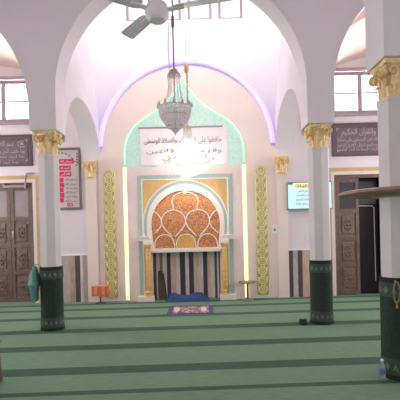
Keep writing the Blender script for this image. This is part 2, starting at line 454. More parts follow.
for nm, xx in (('wall_beam_left', XL), ('wall_beam_right', XR+0.02)):
    bm = nb(); box(bm, xx-HP, xx+HP, YN+HP, YC-HP, 5.95, ZCEIL); struct(nm, bm, PLASTER)

# lantern over the bay in front of the mihrab: side walls with windows, flat top
LY0, LY1 = YC+HP, YB
wall_grid('wall_lantern_front', 'y', YC-HP, YC+HP, XL-0.7, XR+0.7, ZCEIL, ZTOP, [(-2.4, 2.05, 6.75, 8.05)], PLASTER)
wall_grid('wall_lantern_left', 'x', XL-0.5, XL-0.7, LY0, LY1, 6.3, ZTOP, [], PLASTER)
wall_grid('wall_lantern_right', 'x', XR+0.5, XR+0.7, LY0, LY1, 6.3, ZTOP, [], PLASTER)
bm = nb(); box(bm, XL-0.7, XR+0.7, YC-HP, YB+0.3, ZTOP, ZTOP+0.15); struct('ceiling_lantern', bm, PLASTER)
bm = nb(); box(bm, WXL-0.3, WXR+0.3, YR-0.3, YC+HP*0, ZCEIL, ZCEIL+0.15)
box(bm, WXL-0.3, XL-0.5, YC, YB+0.3, ZCEIL, ZCEIL+0.15); box(bm, XR+0.5, WXR+0.3, YC, YB+0.3, ZCEIL, ZCEIL+0.15)
struct('ceiling', bm, PLASTER)
VAULT = mat('warm_plaster', (248, 230, 220), 0.85, var=0.03, scale=2)
def vault(name, x0, x1, y0, y1):
    """shallow sail vault over an aisle bay"""
    bm = nb(); n = 20; xc, yc = (x0+x1)/2, (y0+y1)/2; g = []
    for i in range(n+1):
        row = []
        for j in range(n+1):
            x = x0+(x1-x0)*i/n; y = y0+(y1-y0)*j/n
            row.append(bm.verts.new((x, y, 5.95-0.19*(x-xc)**2-0.33*(y-yc)**2)))
        g.append(row)
    fs = [bm.faces.new((g[i][j], g[i+1][j], g[i+1][j+1], g[i][j+1])) for i in range(n) for j in range(n)]
    bmesh.ops.solidify(bm, geom=fs, thickness=0.05)
    return struct(name, bm, VAULT, smooth=True, auto=40)
vault('ceiling_vault_left', WXL, XL-HP, YC+HP, YB)
vault('ceiling_vault_right', XR+HP, WXR, YC+HP, YB)
# passage behind the right doorway and porch behind the left one
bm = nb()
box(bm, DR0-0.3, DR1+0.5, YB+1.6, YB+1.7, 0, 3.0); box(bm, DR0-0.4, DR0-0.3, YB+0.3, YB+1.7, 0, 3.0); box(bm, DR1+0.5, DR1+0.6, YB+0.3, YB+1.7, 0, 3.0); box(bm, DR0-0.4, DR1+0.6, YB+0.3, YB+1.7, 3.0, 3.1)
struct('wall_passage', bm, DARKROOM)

# painted slab behind the mihrab with its round top
def niche_notch(): return [(NX0, 0), (NX0, NZ), (NX1, NZ), (NX1, 0)]
AZ, AR = 3.47, 1.93
pts = [(XL+HP-0.04, 0)] + niche_notch() + [(XR-HP+0.05, 0), (XR-HP+0.05, AZ)] + arc(-0.19, AZ, AR, AR, 0, PI, 60)[0:] + [(XL+HP-0.04, AZ)]
bm = nb(); prism(bm, pts, YB-0.03, YB); struct('wall_mihrab_panel', bm, PINK)

# windows
def window(name, x0, x1, z0, z1, mull, y=YB, bars=True, fw=0.09, midfrac=0.5, fm=None):
    bm = nb(); yf0, yf1 = y+0.05, y+0.13
    box(bm, x0, x1, yf0, yf1, z0, z0+fw); box(bm, x0, x1, yf0, yf1, z1-fw, z1)
    box(bm, x0, x0+fw, yf0, yf1, z0+fw, z1-fw); box(bm, x1-fw, x1, yf0, yf1, z0+fw, z1-fw)
    for mx in mull: box(bm, mx-fw*0.55, mx+fw*0.55, yf0, yf1, z0+fw, z1-fw)
    root = struct(name, bm, fm or MAUVE)
    if bars:
        bm = nb(); zm = z0+(z1-z0)*midfrac; box(bm, x0+fw, x1-fw, yf0+0.02, yf1-0.02, zm-0.018, zm+0.018); obj('glazing_bar', bm, MAUVE, root)
    bm = nb(); box(bm, x0+fw*0.5, x1-fw*0.5, yf0+0.035, yf0+0.041, z0+fw*0.5, z1-fw*0.5); obj('pane', bm, GLASS, root)
    if y == YB and bars:
        bm = nb(); box(bm, x0-0.03, x1+0.03, y-0.05, y+0.12, z0-0.05, z0+0.012, 0.008); obj('sill', bm, MAUVE, root)
        bm = nb(); box(bm, x0-0.03, x1+0.03, y-0.02, y+0.10, z1-0.01, z1+0.07, 0.008); obj('head_rail', bm, MAUVE, root)
    return root
window('window_1', *WL[:2], *WL[2:], [-4.41])
window('window_2', *WR[:2], *WR[2:], [3.83])
for i, h in enumerate(TOPW): window('window_%d' % (3+i), *h, [], bars=False, fw=0.06, fm=MAUVE2)

# doors
def door(n, x0, x1, z1, flip):
    """double door in a cream frame; the visible leaf has three carved panels under a pane"""
    bm = nb(); y0 = YB+0.03
    lw = (x1-x0)/2
    box(bm, x0+0.01, x0+0.07, y0, y0+0.1, 0, z1); box(bm, x1-0.07, x1-0.01, y0, y0+0.1, 0, z1); box(bm, x0+0.07, x1-0.07, y0, y0+0.1, z1-0.07, z1)
    root = struct('door_%d' % n, bm, WOOD2)
    def leaf(a, b, dark):
        bm = nb(); st = 0.075; ya, yb_ = y0+0.02, y0+0.07
        rails = [0.02, 0.12, 0.66, 0.74, 1.28, 1.36, 1.90, 2.00, z1-0.17, z1-0.075]
        box(bm, a, a+st, ya, yb_, 0.02, z1-0.075); box(bm, b-st, b, ya, yb_, 0.02, z1-0.075)
        for q in range(0, 10, 2): box(bm, a+st, b-st, ya, yb_, rails[q], rails[q+1])
        lf = obj('leaf', bm, WOOD2, root)
        for q in range(1, 7, 2):
            bm = nb(); za, zb = rails[q], rails[q+1]
            box(bm, a+st, b-st, ya+0.02, yb_-0.01, za, zb)
            box(bm, a+st+0.05, b-st-0.05, ya+0.004, ya+0.03, za+0.06, zb-0.06, 0.012)
            cx, cz = (a+b)/2, (za+zb)/2
            for k in range(8):       # carved rosette
                t = k*PI/4; ball(bm, (cx+0.07*math.cos(t), ya+0.004, cz+0.11*math.sin(t)), 0.028, 6)
            ball(bm, (cx, ya+0.002, cz), 0.035, 8)
            obj('carved_panel', bm, WOOD, lf)
        bm = nb(); box(bm, a+st, b-st, ya+0.02, ya+0.03, rails[7], rails[8]); obj('pane', bm, GREYPANE if not dark else DARKPANE, lf)
        return lf
    if flip:      # right doorway: left leaf shut, right half open on the dark passage
        leaf(x0+0.07, x0+0.07+0.515, True)
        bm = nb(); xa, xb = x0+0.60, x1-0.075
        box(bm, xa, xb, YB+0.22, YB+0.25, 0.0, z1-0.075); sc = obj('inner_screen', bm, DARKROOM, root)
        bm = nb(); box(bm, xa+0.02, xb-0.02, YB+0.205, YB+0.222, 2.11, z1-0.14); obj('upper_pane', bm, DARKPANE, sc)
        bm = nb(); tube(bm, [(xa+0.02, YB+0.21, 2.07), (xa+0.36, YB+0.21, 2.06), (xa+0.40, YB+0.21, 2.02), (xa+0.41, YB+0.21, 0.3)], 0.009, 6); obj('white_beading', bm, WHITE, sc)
    else:
        leaf(x0+0.07, (x0+x1)/2-0.004, False); leaf((x0+x1)/2+0.004, x1-0.07, False)
        bm = nb(); yy = y0-0.03
        box(bm, -4.45, -3.95, yy-0.02, yy+0.05, 2.67, 2.72); ball(bm, (-4.43, yy, 2.74), 0.035, 8)
        tube(bm, [(-3.93, yy-0.02, 2.64), (-3.91, yy-0.03, 2.92), (-3.88, yy-0.03, 2.985), (-3.70, yy-0.03, 2.985)], 0.02, 6)
        obj('door_closer', bm, MAUVE, root)
        bm = nb(); ball(bm, ((x0+x1)/2+0.05, y0-0.0, 1.6), 0.022, 8); box(bm, (x0+x1)/2+0.03, (x0+x1)/2+0.07, y0+0.005, y0+0.03, 1.54, 1.66); obj('handle', bm, BRASS, root)
    return root
door(1, DL0, DL1, DZ, False)
door(2, DR0, DR1, DZ, True)
def architrave(n, x0, x1, z1, m, w, y0, y1):
    bm = nb(); box(bm, x0-w, x0, y0, y1, 0, z1+w); box(bm, x1, x1+w, y0, y1, 0, z1+w); box(bm, x0, x1, y0, y1, z1, z1+w)
    struct('trim_%d' % n, bm, m)
architrave(1, DL0, DL1, DZ, CREAM, 0.075, YB-0.03, YB); architrave(2, DR0, DR1, DZ, CREAM, 0.075, YB-0.03, YB)
architrave(3, DL0-0.075, DL1+0.075, DZ+0.075, TAN, 0.085, YB-0.025, YB); architrave(4, DR0-0.075, DR1+0.075, DZ+0.075, TAN, 0.085, YB-0.025, YB)

# striped marble dados beside the doors
DKM, GYM, BGM, WHM, PKM = (92, 84, 92), (196, 186, 182), (188, 170, 158), (222, 214, 210), (212, 182, 170)
mL = marble_stripes('striped_marble_left', -3.6, -2.45, [(-3.6, GYM), (-3.3, DKM), (-3.2, GYM), (-2.96, BGM), (-2.823, DKM), (-2.708, WHM), (-2.65, BGM)], 0)
mR = marble_stripes('striped_marble_right', 2.05, 3.05, [(2.05, DKM), (2.185, GYM), (2.295, DKM), (2.40, PKM), (2.57, DKM), (2.66, GYM), (2.8, DKM), (2.9, PKM)], 0)
bm = nb(); box(bm, DL1+0.162, XL-0.12, YB-0.03, YB, 0, 1.07); struct('trim_5', bm, mL)
bm = nb(); box(bm, 2.085, DR0-0.162, YB-0.03, YB, 0, 1.07); struct('trim_6', bm, mR)
bm = nb(); box(bm, DL1+0.162, XL-0.12, YB-0.035, YB, 1.07, 1.095); struct('trim_7', bm, WHITE)
bm = nb(); box(bm, 2.085, DR0-0.162, YB-0.035, YB, 1.07, 1.095); struct('trim_8', bm, WHITE)

# ------------------------------------------------------------------ columns
def leaf_mesh(bm, ang, r0, r1, z0, z1, w, cx=0, cy=0, curl=0.05, sq=0.0):
    """acanthus leaf that climbs the bell and curls outwards at its tip"""
    nu, nv = 4, 9; ca, sa = math.cos(ang), math.sin(ang); grids = []
    for lay in (0, 0.012):
        g = []
        for j in range(nv+1):
            t = j/nv; rr = r0+(r1-r0)*t**2; z = z0+(z1-z0)*t
            if t > 0.7:
                q = (t-0.7)/0.3; rr += curl*q; z -= (z1-z0)*0.28*q*q
            ww = w*(0.55+0.9*t-1.05*t**3)*(1+0.12*math.cos(t*22))
            row = []
            for i in range(nu+1):
                s = (i/nu-0.5)*2; rad = rr-lay-0.012*abs(s)+0.008*(1-abs(s)); side = s*ww/2
                row.append(bm.verts.new((cx+rad*ca-side*sa, cy+rad*sa+side*ca, z)))
            g.append(row)
        grids.append(g)
    a, b = grids
    for j in range(nv):
        for i in range(nu):
            bm.faces.new((a[j][i], a[j][i+1], a[j+1][i+1], a[j+1][i])); bm.faces.new((b[j][i], b[j+1][i], b[j+1][i+1], b[j][i+1]))
        for i in (0, nu): bm.faces.new((a[j][i], a[j+1][i], b[j+1][i], b[j][i]))
    for j in (0, nv):
        for i in range(nu): bm.faces.new((a[j][i], a[j][i+1], b[j][i+1], b[j][i]))
def volute(bm, ang, rb, z, size, cx=0, cy=0):
    ca, sa = math.cos(ang), math.sin(ang); pts = []; rad = []
    for i in range(34):
        t = i/33; th = PI*0.9-t*PI*3.4; q = size*(1-0.82*t)
        rr = rb+q*math.cos(th); zz = z+q*math.sin(th)
        pts.append((cx+rr*ca, cy+rr*sa, zz)); rad.append(size*0.30*(1-0.55*t))
    pts.insert(0, (cx+(rb-size*1.6)*ca, cy+(rb-size*1.6)*sa, z-size*2.2)); rad.insert(0, size*0.22)
    tube(bm, pts, rad, 8)
def capital(parent, z0, z1, rb, wt, full=True, cx=0, cy=0):
    """bell, two rows of acanthus leaves, corner volutes and a moulded slab on top"""
    h = z1-z0; zt = z0+h*0.89
    angs8 = [k*PI/4 for k in range(8)]
    if not full: angs8 = [k*PI/4 for k in (4, 5, 6, 7, 8)]
    bm = nb(); lathe(bm, [(rb*0.98, z0), (rb*1.08, z0+0.02), (rb*0.94, z0+0.045), (rb*0.84, z0+h*0.3), (rb*0.86, z0+h*0.6), (rb*1.08, zt)], 24, cx, cy)
    if not full: bmesh.ops.bisect_plane(bm, geom=bm.verts[:]+bm.edges[:]+bm.faces[:], plane_co=(0, YB, 0), plane_no=(0, 1, 0), clear_outer=True)
    cap = obj('capital', bm, GOLD, parent, smooth=True, auto=40)
    bm = nb()
    for a in angs8: leaf_mesh(bm, a, rb*0.98, rb*1.08, z0+0.03, z0+h*0.46, rb*0.56, cx, cy, 0.045*rb/0.17)
    for a in [q+PI/8 for q in (angs8 if full else angs8[:-1])]: leaf_mesh(bm, a, rb*0.94, rb*1.12, z0+0.05, z0+h*0.76, rb*0.52, cx, cy, 0.05*rb/0.17)
    if not full: bmesh.ops.bisect_plane(bm, geom=bm.verts[:]+bm.edges[:]+bm.faces[:], plane_co=(0, YB, 0), plane_no=(0, 1, 0), clear_outer=True)
    obj('acanthus_leaves', bm, GOLD, cap, smooth=True, auto=50)
    bm = nb()
    for a in ((PI/4, 3*PI/4, 5*PI/4, 7*PI/4) if full else (5*PI/4, 7*PI/4)):
        volute(bm, a, wt*0.5*1.06, z0+h*0.70, h*0.14, cx, cy)
    for a in ((0, PI/2, PI, 3*PI/2) if full else (3*PI/2,)):
        ball(bm, (cx+rb*1.16*math.cos(a), cy+rb*1.16*math.sin(a), z0+h*0.84), h*0.085, 8)
    for a in ((0, PI/2, PI, 3*PI/2) if full else (3*PI/2,)):
        ca, sa = math.cos(a), math.sin(a)
        for sgn in (-1, 1):
            pts = []
            for i in range(22):
                t_ = i/21; th = -PI/2+t_*PI*2.6; q = h*0.15*(1-0.75*t_)
                lat = sgn*(wt*0.24-q*math.cos(th)*0.9); zz = z0+h*0.68+q*math.sin(th); rad_ = wt*0.455
                pts.append((cx+rad_*ca-lat*sa, cy+rad_*sa+lat*ca, zz))
            tube(bm, pts, [h*0.035*(1-0.4*i/21) for i in range(22)], 6)
    if not full: bmesh.ops.bisect_plane(bm, geom=bm.verts[:]+bm.edges[:]+bm.faces[:], plane_co=(0, YB, 0), plane_no=(0, 1, 0), clear_outer=True)
    obj('volutes', bm, GOLD, cap, smooth=True)
    bm = nb(); hw = wt/2; pts = []
    for k in range(4):           # concave-sided slab
        a0 = PI/4+k*PI/2; p0 = Vector((math.cos(a0), math.sin(a0)))*hw*1.30; p1 = Vector((math.cos(a0+PI/2), math.sin(a0+PI/2)))*hw*1.30
        nrm = ((p0+p1)/2).normalized()
        for i in range(8):
            t = i/8; p = p0.lerp(p1, t)-nrm*hw*0.10*math.sin(PI*t); pts.append((p.x, p.y))
    lo, hi = [bm.verts.new((cx+x*0.95, cy+min(y, 0.02 if not full else 9)*0.95, zt)) for x, y in pts], [bm.verts.new((cx+x, cy+min(y, 0.02 if not full else 9), z1)) for x, y in pts]
    n = len(pts)
    bm.faces.new(lo[::-1]); bm.faces.new(hi)
    for i in range(n): bm.faces.new((lo[i], lo[(i+1) % n], hi[(i+1) % n], hi[i]))
    bmesh.ops.remove_doubles(bm, verts=bm.verts[:], dist=1e-5)
    obj('abacus', bm, GOLD, cap)
SHR = 0.160/math.cos(PI/8)
def make_column():
    t = thing('column', '', 'column', (0, 0, 0), 'columns carrying the arches')
    bm = nb(); lathe(bm, [(SHR*1.0, 0), (SHR*1.0, 2.83), (SHR*1.05, 2.84), (SHR*1.05, 2.87)], 8, 0, 0, PI/8); obj('shaft', bm, PIER, t)
    capital(t, 2.855, ZCAP, 0.152, 0.385)
    return t
def make_wrap():
    t = thing('column_wrap', '', 'carpet wrap', (0, 0, 0), 'green carpet wraps around the column feet')
    R = 0.180
    def ringed(z0, z1, ro, nm, m):
        bm = nb(); n = 32
        prof = [(SHR+0.002, z0), (ro, z0), (ro, z1), (SHR+0.002, z1)]
        rings = [[bm.verts.new((rr*math.cos(2*PI*k/n), rr*math.sin(2*PI*k/n), z)) for k in range(n)] for rr, z in prof]
        for i in range(4):
            A1, B1 = rings[i], rings[(i+1) % 4]
            for k in range(n): bm.faces.new((A1[k], A1[(k+1) % n], B1[(k+1) % n], B1[k]))
        return obj(nm, bm, m, t, smooth=True, auto=30)
    def motifs(z, h, par):
        bm = nb(); n = 14
        for k in range(n):
            a = 2*PI*k/n; ca, sa = math.cos(a), math.sin(a); w = 0.03; ro = R+0.006
            def P(s, zz, q): return bm.verts.new(((ro+q)*ca-s*sa, (ro+q)*sa+s*ca, zz))
            zs_ = [(-w, z), (0, z+h/2), (w, z), (0, z-h/2)] if k % 2 == 0 else [(-w, z-h/2), (0, z+h/2), (w, z-h/2), (0, z-h/4)]
            o_ = [P(s, zz, 0.004) for s, zz in zs_]; i_ = [P(s, zz, -0.02) for s, zz in zs_]
            bm.faces.new(o_)
            for q in range(4): bm.faces.new((o_[q], i_[q], i_[(q+1) % 4], o_[(q+1) % 4]))
        obj('woven_motifs', bm, GREENM, par)
    ringed(0.0, 0.05, R+0.012, 'hem', GREEND)
    b1 = ringed(0.05, 0.21, R+0.005, 'lower_band', GREENB); motifs(0.13, 0.085, b1)
    ringed(0.21, 0.84, R, 'carpet_sheet', GREENW)
    b2 = ringed(0.84, 0.985, R+0.005, 'upper_band', GREENB); motifs(0.912, 0.08, b2)
    ringed(0.985, 1.04, R, 'top_hem', GREEND)
    return t
C0, W0 = make_column(), make_wrap()
spots = [(XN, YN, 'white column with gold capital cut by the right edge, nearest the camera', 'dark green carpet wrap on the near right column beside the water bottle', PI/8),
         (XL, YC, 'white column with gold leafy capital left of the mihrab', 'green carpet wrap on the left column with a teal bag at its side', 0),
         (XR, YC, 'white column with gold leafy capital standing beside the wall screen', 'green carpet wrap on the right column behind, nearest the wall screen', 0),
         (XL, YN, 'white column just outside the left edge, behind the brown wooden stand', 'green carpet wrap on the column just outside the left edge', 0)]
for i, (x, y, lc, lw, rz) in enumerate(spots):
    c = C0 if i == 0 else copy_tree(C0); w = W0 if i == 0 else copy_tree(W0)
    c.location = (x, y, 0); w.location = (x, y, 0); c['label'] = lc; w['label'] = lw
    if rz:        # the near shaft stands with an arris to the front
        for ch in c.children:
            if ch.name.startswith('shaft'): ch.rotation_euler = (0, 0, rz)

# pilasters on the mihrab wall
for x, lab in ((XL+0.0, 'pale pink pilaster with small gold capital near the crimson and grey poster'), (1.965, 'pale pink pilaster with small gold capital left of the wall screen')):
    t = thing('pilaster', lab, 'pilaster', (x, YB, 0), 'pilasters on the mihrab wall')
    bm = nb(); box(bm, x-0.12, x+0.12, YB-0.07, YB, 0, 2.86); obj('shaft', bm, PINK, t)
    capital(t, 2.84, 3.22, 0.12, 0.33, full=False, cx=x, cy=YB-0.02)

# ------------------------------------------------------------------ the mihrab
mz = thing('mihrab', 'arched prayer niche with gold, teal and ivory frame and copper mosaic top', 'mihrab', (XM, YB-0.03, 0))
YS = YB-0.10                                   # face of the surround
SX0, SX1, SZ = -1.575, 1.06, 3.06
bm = nb(); prism(bm, [(SX0, 0)] + niche_notch() + [(SX1, 0), (SX1, SZ), (SX0, SZ)], YS, YB-0.03); obj('surround', bm, BEIGE, mz)
FX = 1.075
def rectline(h, z0, z1): return [(XM-h, z0), (XM-h, z1), (XM+h, z1), (XM+h, z0)]
bm = nb(); band(bm, rectline(FX, 1.46, 2.86), rectline(FX-0.085, 1.46, 2.775), YS-0.02, YS); obj('teal_frame', bm, TEAL, mz)
bm = nb(); band(bm, rectline(FX-0.085, 1.46, 2.775), rectline(FX-0.115, 1.46, 2.745), YS-0.028, YS); obj('white_beading', bm, IVORY, mz)
CZ = 1.76
def archline(rx, rz, zb=1.46):
    return [(XM-rx*0.985, zb), (XM-rx, zb+0.15)] + arc(XM, CZ, rx, rz, PI, 0, 40) + [(XM+rx, zb+0.15), (XM+rx*0.985, zb)]
# gold spandrels between frame and arch
bm = nb(); h = FX-0.115
for s in (-1, 1):
    cur = [(XM+s*0.97*math.cos(t), CZ+0.98*math.sin(t)) for t in [PI/2*i/24 for i in range(3, 25)]]
    prism(bm, [(XM+s*h, cur[0][1])] + [p for p in cur if abs(p[0]-XM) < h-0.01 and p[1] < 2.735] + [(XM+s*0.06, 2.745), (XM+s*h, 2.745)], YS-0.012, YS)
obj('gold_spandrels', bm, SPAND, mz)
bm = nb(); band(bm, archline(0.975, 0.985), archline(0.945, 0.955), YS-0.034, YS); band(bm, archline(0.885, 0.885), archline(0.865, 0.865), YS-0.034, YS); obj('arch_beading', bm, IVORY, mz)
bm = nb(); band(bm, archline(0.945, 0.955), archline(0.885, 0.885), YS-0.026, YS); obj('teal_arch', bm, TEAL, mz)
bm = nb(); prism(bm, [(XM-0.06, 2.72), (XM-0.09, 2.80), (XM-0.03, 2.84), (XM, 2.90), (XM+0.03, 2.84), (XM+0.09, 2.80), (XM+0.06, 2.72)], YS-0.045, YS); obj('keystone', bm, IVORY, mz)
def tymp(k=1.0):
    return [(XM-0.725*k, 1.19), (XM-0.755*k, 1.42), (XM-0.775*k, 1.6)] + arc(XM, CZ-0.02, 0.78*k, 0.76*k, PI, 0, 40) + [(XM+0.775*k, 1.6), (XM+0.755*k, 1.42), (XM+0.725*k, 1.19)]
def ring_o(): return [(XM-0.865*0.985, 1.19), (XM-0.865*0.985, 1.42), (XM-0.865, 1.6)] + arc(XM, CZ, 0.865, 0.865, PI, 0, 40) + [(XM+0.865, 1.6), (XM+0.865*0.985, 1.42), (XM+0.865*0.985, 1.19)]
bm = nb(); band(bm, ring_o(), tymp(), YS-0.04, YS); obj('horseshoe_arch', bm, IVORY, mz)
bm = nb(); prism(bm, tymp(0.999), YS-0.012, YS); ty = obj('tympanum', bm, COPPER, mz)
# ivory tracery of ogee petals over the copper, and the amber lunette
bm = nb(); yt = YS-0.018
def line(pts, rr=0.013): tube(bm, [(x, yt, z) for x, z in pts], rr, 6)
def petal(cx, zb, w, hgt, neck=0.55):
    """onion-shaped loop standing on zb"""
    pts = []
    for i in range(25):
        t = i/24; a = PI*(1-t)
        pts.append((cx+w*math.cos(a), zb+hgt*(math.sin(a)**0.75 if math.sin(a) > 0 else 0)))
    line(pts)
for cx in (-0.49, 0, 0.49): petal(XM+cx, 1.20, 0.225, 0.30)
def teardrop(cx, zb, w, zt):
    H = zt-zb
    for s in (-1, 1):
        line([(cx+s*w*(0.12+0.88*math.sin(min(1, (t/0.58))*PI/2)**1.1 if t < 0.58 else max(0, 1-((t-0.58)/0.42)**2)**0.5), zb+H*t) for t in [i/20 for i in range(21)]])
for cx in (-0.275, 0.275): teardrop(XM+cx, 1.45, 0.272, 2.06)
for s in (-1, 1):
    line([(XM+s*(0.745-0.2*math.sin(PI*t)**0.8), 1.52+0.54*t) for t in [i/14 for i in range(15)]])
line([(XM-0.27, 2.06), (XM-0.275, 2.16), (XM-0.305, 2.26), (XM-0.25, 2.38), (XM-0.13, 2.44), (XM-0.05, 2.46), (XM, 2.49), (XM+0.05, 2.46), (XM+0.13, 2.44), (XM+0.25, 2.38), (XM+0.305, 2.26), (XM+0.275, 2.16), (XM+0.27, 2.06)])
obj('tracery', bm, IVORY, ty, smooth=True)
bm = nb(); prism(bm, arc(XM, 1.20, 0.215, 0.285, PI, 0, 20), YS-0.016, YS-0.01); obj('amber_lunette', bm, COPPERY, ty)
bm = nb(); lathe(bm, [(0.035, 2.44), (0.02, 2.49), (0.004, 2.5)], 10, XM, YS-0.04); obj('small_lamp', bm, mat('warm_lamp', (255, 220, 150), 0.4, emit=(255, 214, 140), estr=6), ty)
bm = nb(); box(bm, XM-0.83, XM+0.83, YS-0.07, YS, 1.10, 1.19, 0.012); box(bm, XM-0.87, XM-0.74, YS-0.09, YS, 1.14, 1.235, 0.01); box(bm, XM+0.74, XM+0.87, YS-0.09, YS, 1.14, 1.235, 0.01); obj('lintel', bm, IVORY, mz)
for s in (-1, 1):
    bm = nb(); x0, x1 = sorted((XM+s*0.80, XM+s*1.11)); box(bm, x0, x1, YS-0.10, YS, 1.37, 1.46, 0.01); box(bm, x0+0.01, x1-0.01, YS-0.12, YS, 1.44, 1.475, 0.006); obj('impost', bm, IVORY, mz)
    bm = nb(); x0, x1 = sorted((XM+s*0.985, XM+s*1.075)); box(bm, x0, x1, YS-0.015, YS, 0.13, 1.37); obj('teal_strip', bm, TEAL, mz)
    bm = nb(); x0, x1 = sorted((XM+s*0.955, XM+s*0.985)); box(bm, x0, x1, YS-0.03, YS, 0.13, 1.37); obj('white_strip', bm, IVORY, mz)
    bm = nb(); x0, x1 = sorted((XM+s*0.74, XM+s*1.11)); box(bm, x0, x1, YS-0.15, YS, 0, 0.125, 0.012); obj('plinth', bm, IVORY, mz)
    cx, cy = XM+s*0.865, YS-0.062
    bm = nb(); lathe(bm, [(0.062, 0.24), (0.068, 0.4), (0.066, 0.8), (0.058, 1.14)], 20, cx, cy)
    cl = obj('golden_colonnette', bm, COLGOLD, mz, smooth=True, auto=40)
    bm = nb(); lathe(bm, [(0.09, 0.125), (0.09, 0.15), (0.07, 0.165), (0.085, 0.19), (0.085, 0.21), (0.064, 0.24)], 20, cx, cy); obj('colonnette_base', bm, COLGOLD, cl, smooth=True, auto=30)
    bm = nb(); lathe(bm, [(0.06, 1.14), (0.075, 1.16), (0.06, 1.18), (0.09, 1.26), (0.09, 1.29)], 16, cx, cy)
    for k in range(8): leaf_mesh(bm, k*PI/4, 0.062, 0.082, 1.165, 1.265, 0.05, cx, cy, 0.012)
    obj('colonnette_capital', bm, COLGOLD, cl, smooth=True, auto=50)
    bm = nb(); box(bm, cx-0.09, cx+0.09, cy-0.085, cy+0.06, 1.29, 1.37, 0.006); obj('impost_block', bm, IVORY, cl)
# concave niche faced with striped marble, sunk into the wall
bm = nb(); n = 28; pts = [(XM-0.765*math.cos(PI*i/n), YS+0.06+0.34*math.sin(PI*i/n)) for i in range(n+1)]
pts = [(NX0, YS+0.0)] + pts + [(NX1, YS+0.0)]
ip = [bm.verts.new((x, y, 0)) for x, y in pts]; it = [bm.verts.new((x, y, NZ)) for x, y in pts]
op = [bm.verts.new((XM+(x-XM)*1.06, y+0.04, 0)) for x, y in pts]; ot = [bm.verts.new((XM+(x-XM)*1.06, y+0.04, NZ)) for x, y in pts]
for i in range(len(pts)-1):
    bm.faces.new((ip[i], ip[i+1], it[i+1], it[i])); bm.faces.new((op[i], ot[i], ot[i+1], op[i+1])); bm.faces.new((it[i], it[i+1], ot[i+1], ot[i]))
bm.faces.new(it)
NS = [(185.5, 0)]
DK2, LT2, BR2 = (88, 76, 84), (252, 244, 240), (246, 216, 200)
def nx(px): return (px-187.2)/43.6
stripes = [(-0.8, DK2), (nx(156), BR2), (nx(159), (150, 130, 122)), (nx(162), LT2), (nx(166), DK2), (nx(170), BR2), (nx(176), LT2), (nx(179.5), DK2), (nx(184.8), LT2), (nx(188.8), DK2), (nx(193.5), BR2), (nx(199), LT2), (nx(203.5), DK2), (nx(207.8), BR2), (nx(211), LT2), (nx(215), DK2), (nx(217.5), BR2), (nx(219.2), DK2)]
obj('niche_lining', bm, marble_stripes('striped_marble_niche', -0.8, 0.8, stripes, 0), mz)

# mint field with its pointed head, behind the surround's top
def ogee(d=0.0):
    key = [(1.365, 2.9), (1.365, 3.40), (1.33, 3.63), (1.25, 3.83), (1.12, 4.0), (0.95, 4.13), (0.74, 4.26), (0.52, 4.40), (0.34, 4.56), (0.18, 4.76), (0.06, 4.96), (0.0, 5.08)]
    P = []
    for i in range(len(key)-1):     # smooth through the key points
        p0, p1, p2, p3 = key[max(i-1, 0)], key[i], key[i+1], key[min(i+2, len(key)-1)]
        for k in range(4):
            t = k/4
            P.append(tuple(0.5*((2*p1[c])+(-p0[c]+p2[c])*t+(2*p0[c]-5*p1[c]+4*p2[c]-p3[c])*t*t+(-p0[c]+3*p1[c]-3*p2[c]+p3[c])*t**3) for c in (0, 1)))
    P.append(key[-1])
    return [(-x, z) for x, z in P] + [(x, z) for x, z in P[::-1]][1:]
og = [(XM+x, z) for x, z in ogee()]
bm = nb(); prism(bm, og, YB-0.05, YB-0.03); obj('mint_field', bm, MINT, mz)
# LED lines
bm = nb(); tube(bm, [(x*0.997+XM*0.003, YB-0.055, z) for x, z in og if z > 3.04], 0.016, 8)
tag(obj('light_strip', bm, LEDG, origin=(XM, YB-0.03, 3.0), smooth=True), 'green glowing light strip along the pointed edge of the mint field', 'light strip')
for x, lab in ((-1.62, 'tall yellow glowing light strip left of the mihrab'), (1.105, 'tall yellow glowing light strip right of the mihrab, behind the small stand')):
    bm = nb(); box(bm, x-0.042, x+0.042, YB-0.055, YB-0.03, 0.03, 3.06, 0.008)
    t = obj('light_strip', bm, LEDY, origin=(x, YB-0.03, 0)); tag(t, lab, 'light strip', 'yellow light strips')
# lavender line along the round head of the pink panel
bm = nb(); tube(bm, [(x, YB-0.058, z) for x, z in arc(-0.19, AZ, AR+0.05, AR+0.05, 0.04, PI-0.04, 72)], 0.056, 8)
tag(obj('light_strip', bm, LEDP, origin=(-0.19, YB, AZ), smooth=True), 'lavender glowing light strip in a large half circle above the mihrab', 'light strip')
def spot(name, loc, energy, color, rad=0.05):
    l = bpy.data.lights.new(name, 'POINT'); l.energy = energy; l.color = color; l.shadow_soft_size = rad
    o = bpy.data.objects.new(name, l); COL.objects.link(o); o.location = loc; return o

# calligraphy cloth over the niche
CX0, CX1, CZ0, CZ1 = -1.255, 0.745, 3.09, 3.94
t = thing('calligraphy_banner', 'white cloth banner of black calligraphy hung from a rod above the mihrab', 'banner', ((CX0+CX1)/2, YB-0.06, CZ0))
bm = nb(); n = 40; g = []
for lay in (0, 0.004):
    g.append([[bm.verts.new((CX0+(CX1-CX0)*i/n, YB-0.066+lay+0.006*math.sin(i*0.9)*(1-j/6), CZ0+(CZ1-CZ0)*j/6)) for j in range(7)] for i in range(n+1)])
for i in range(n):
    for j in range(6):
        for q in g: bm.faces.new((q[i][j], q[i+1][j], q[i+1][j+1], q[i][j+1]))
obj('cloth', bm, CLOTHW, t, smooth=True)
bm = nb(); yl = YB-0.075
add_text(bm, 'حافظوا على الصلوات والصلاة الوسطى', (CX0+CX1)/2-0.02, 3.60, yl, 1.78, 0.17, bold=0.004)
add_text(bm, 'وقوموا لله قانتين', (CX0+CX1)/2, 3.37, yl, 1.72, 0.13, bold=0.002)
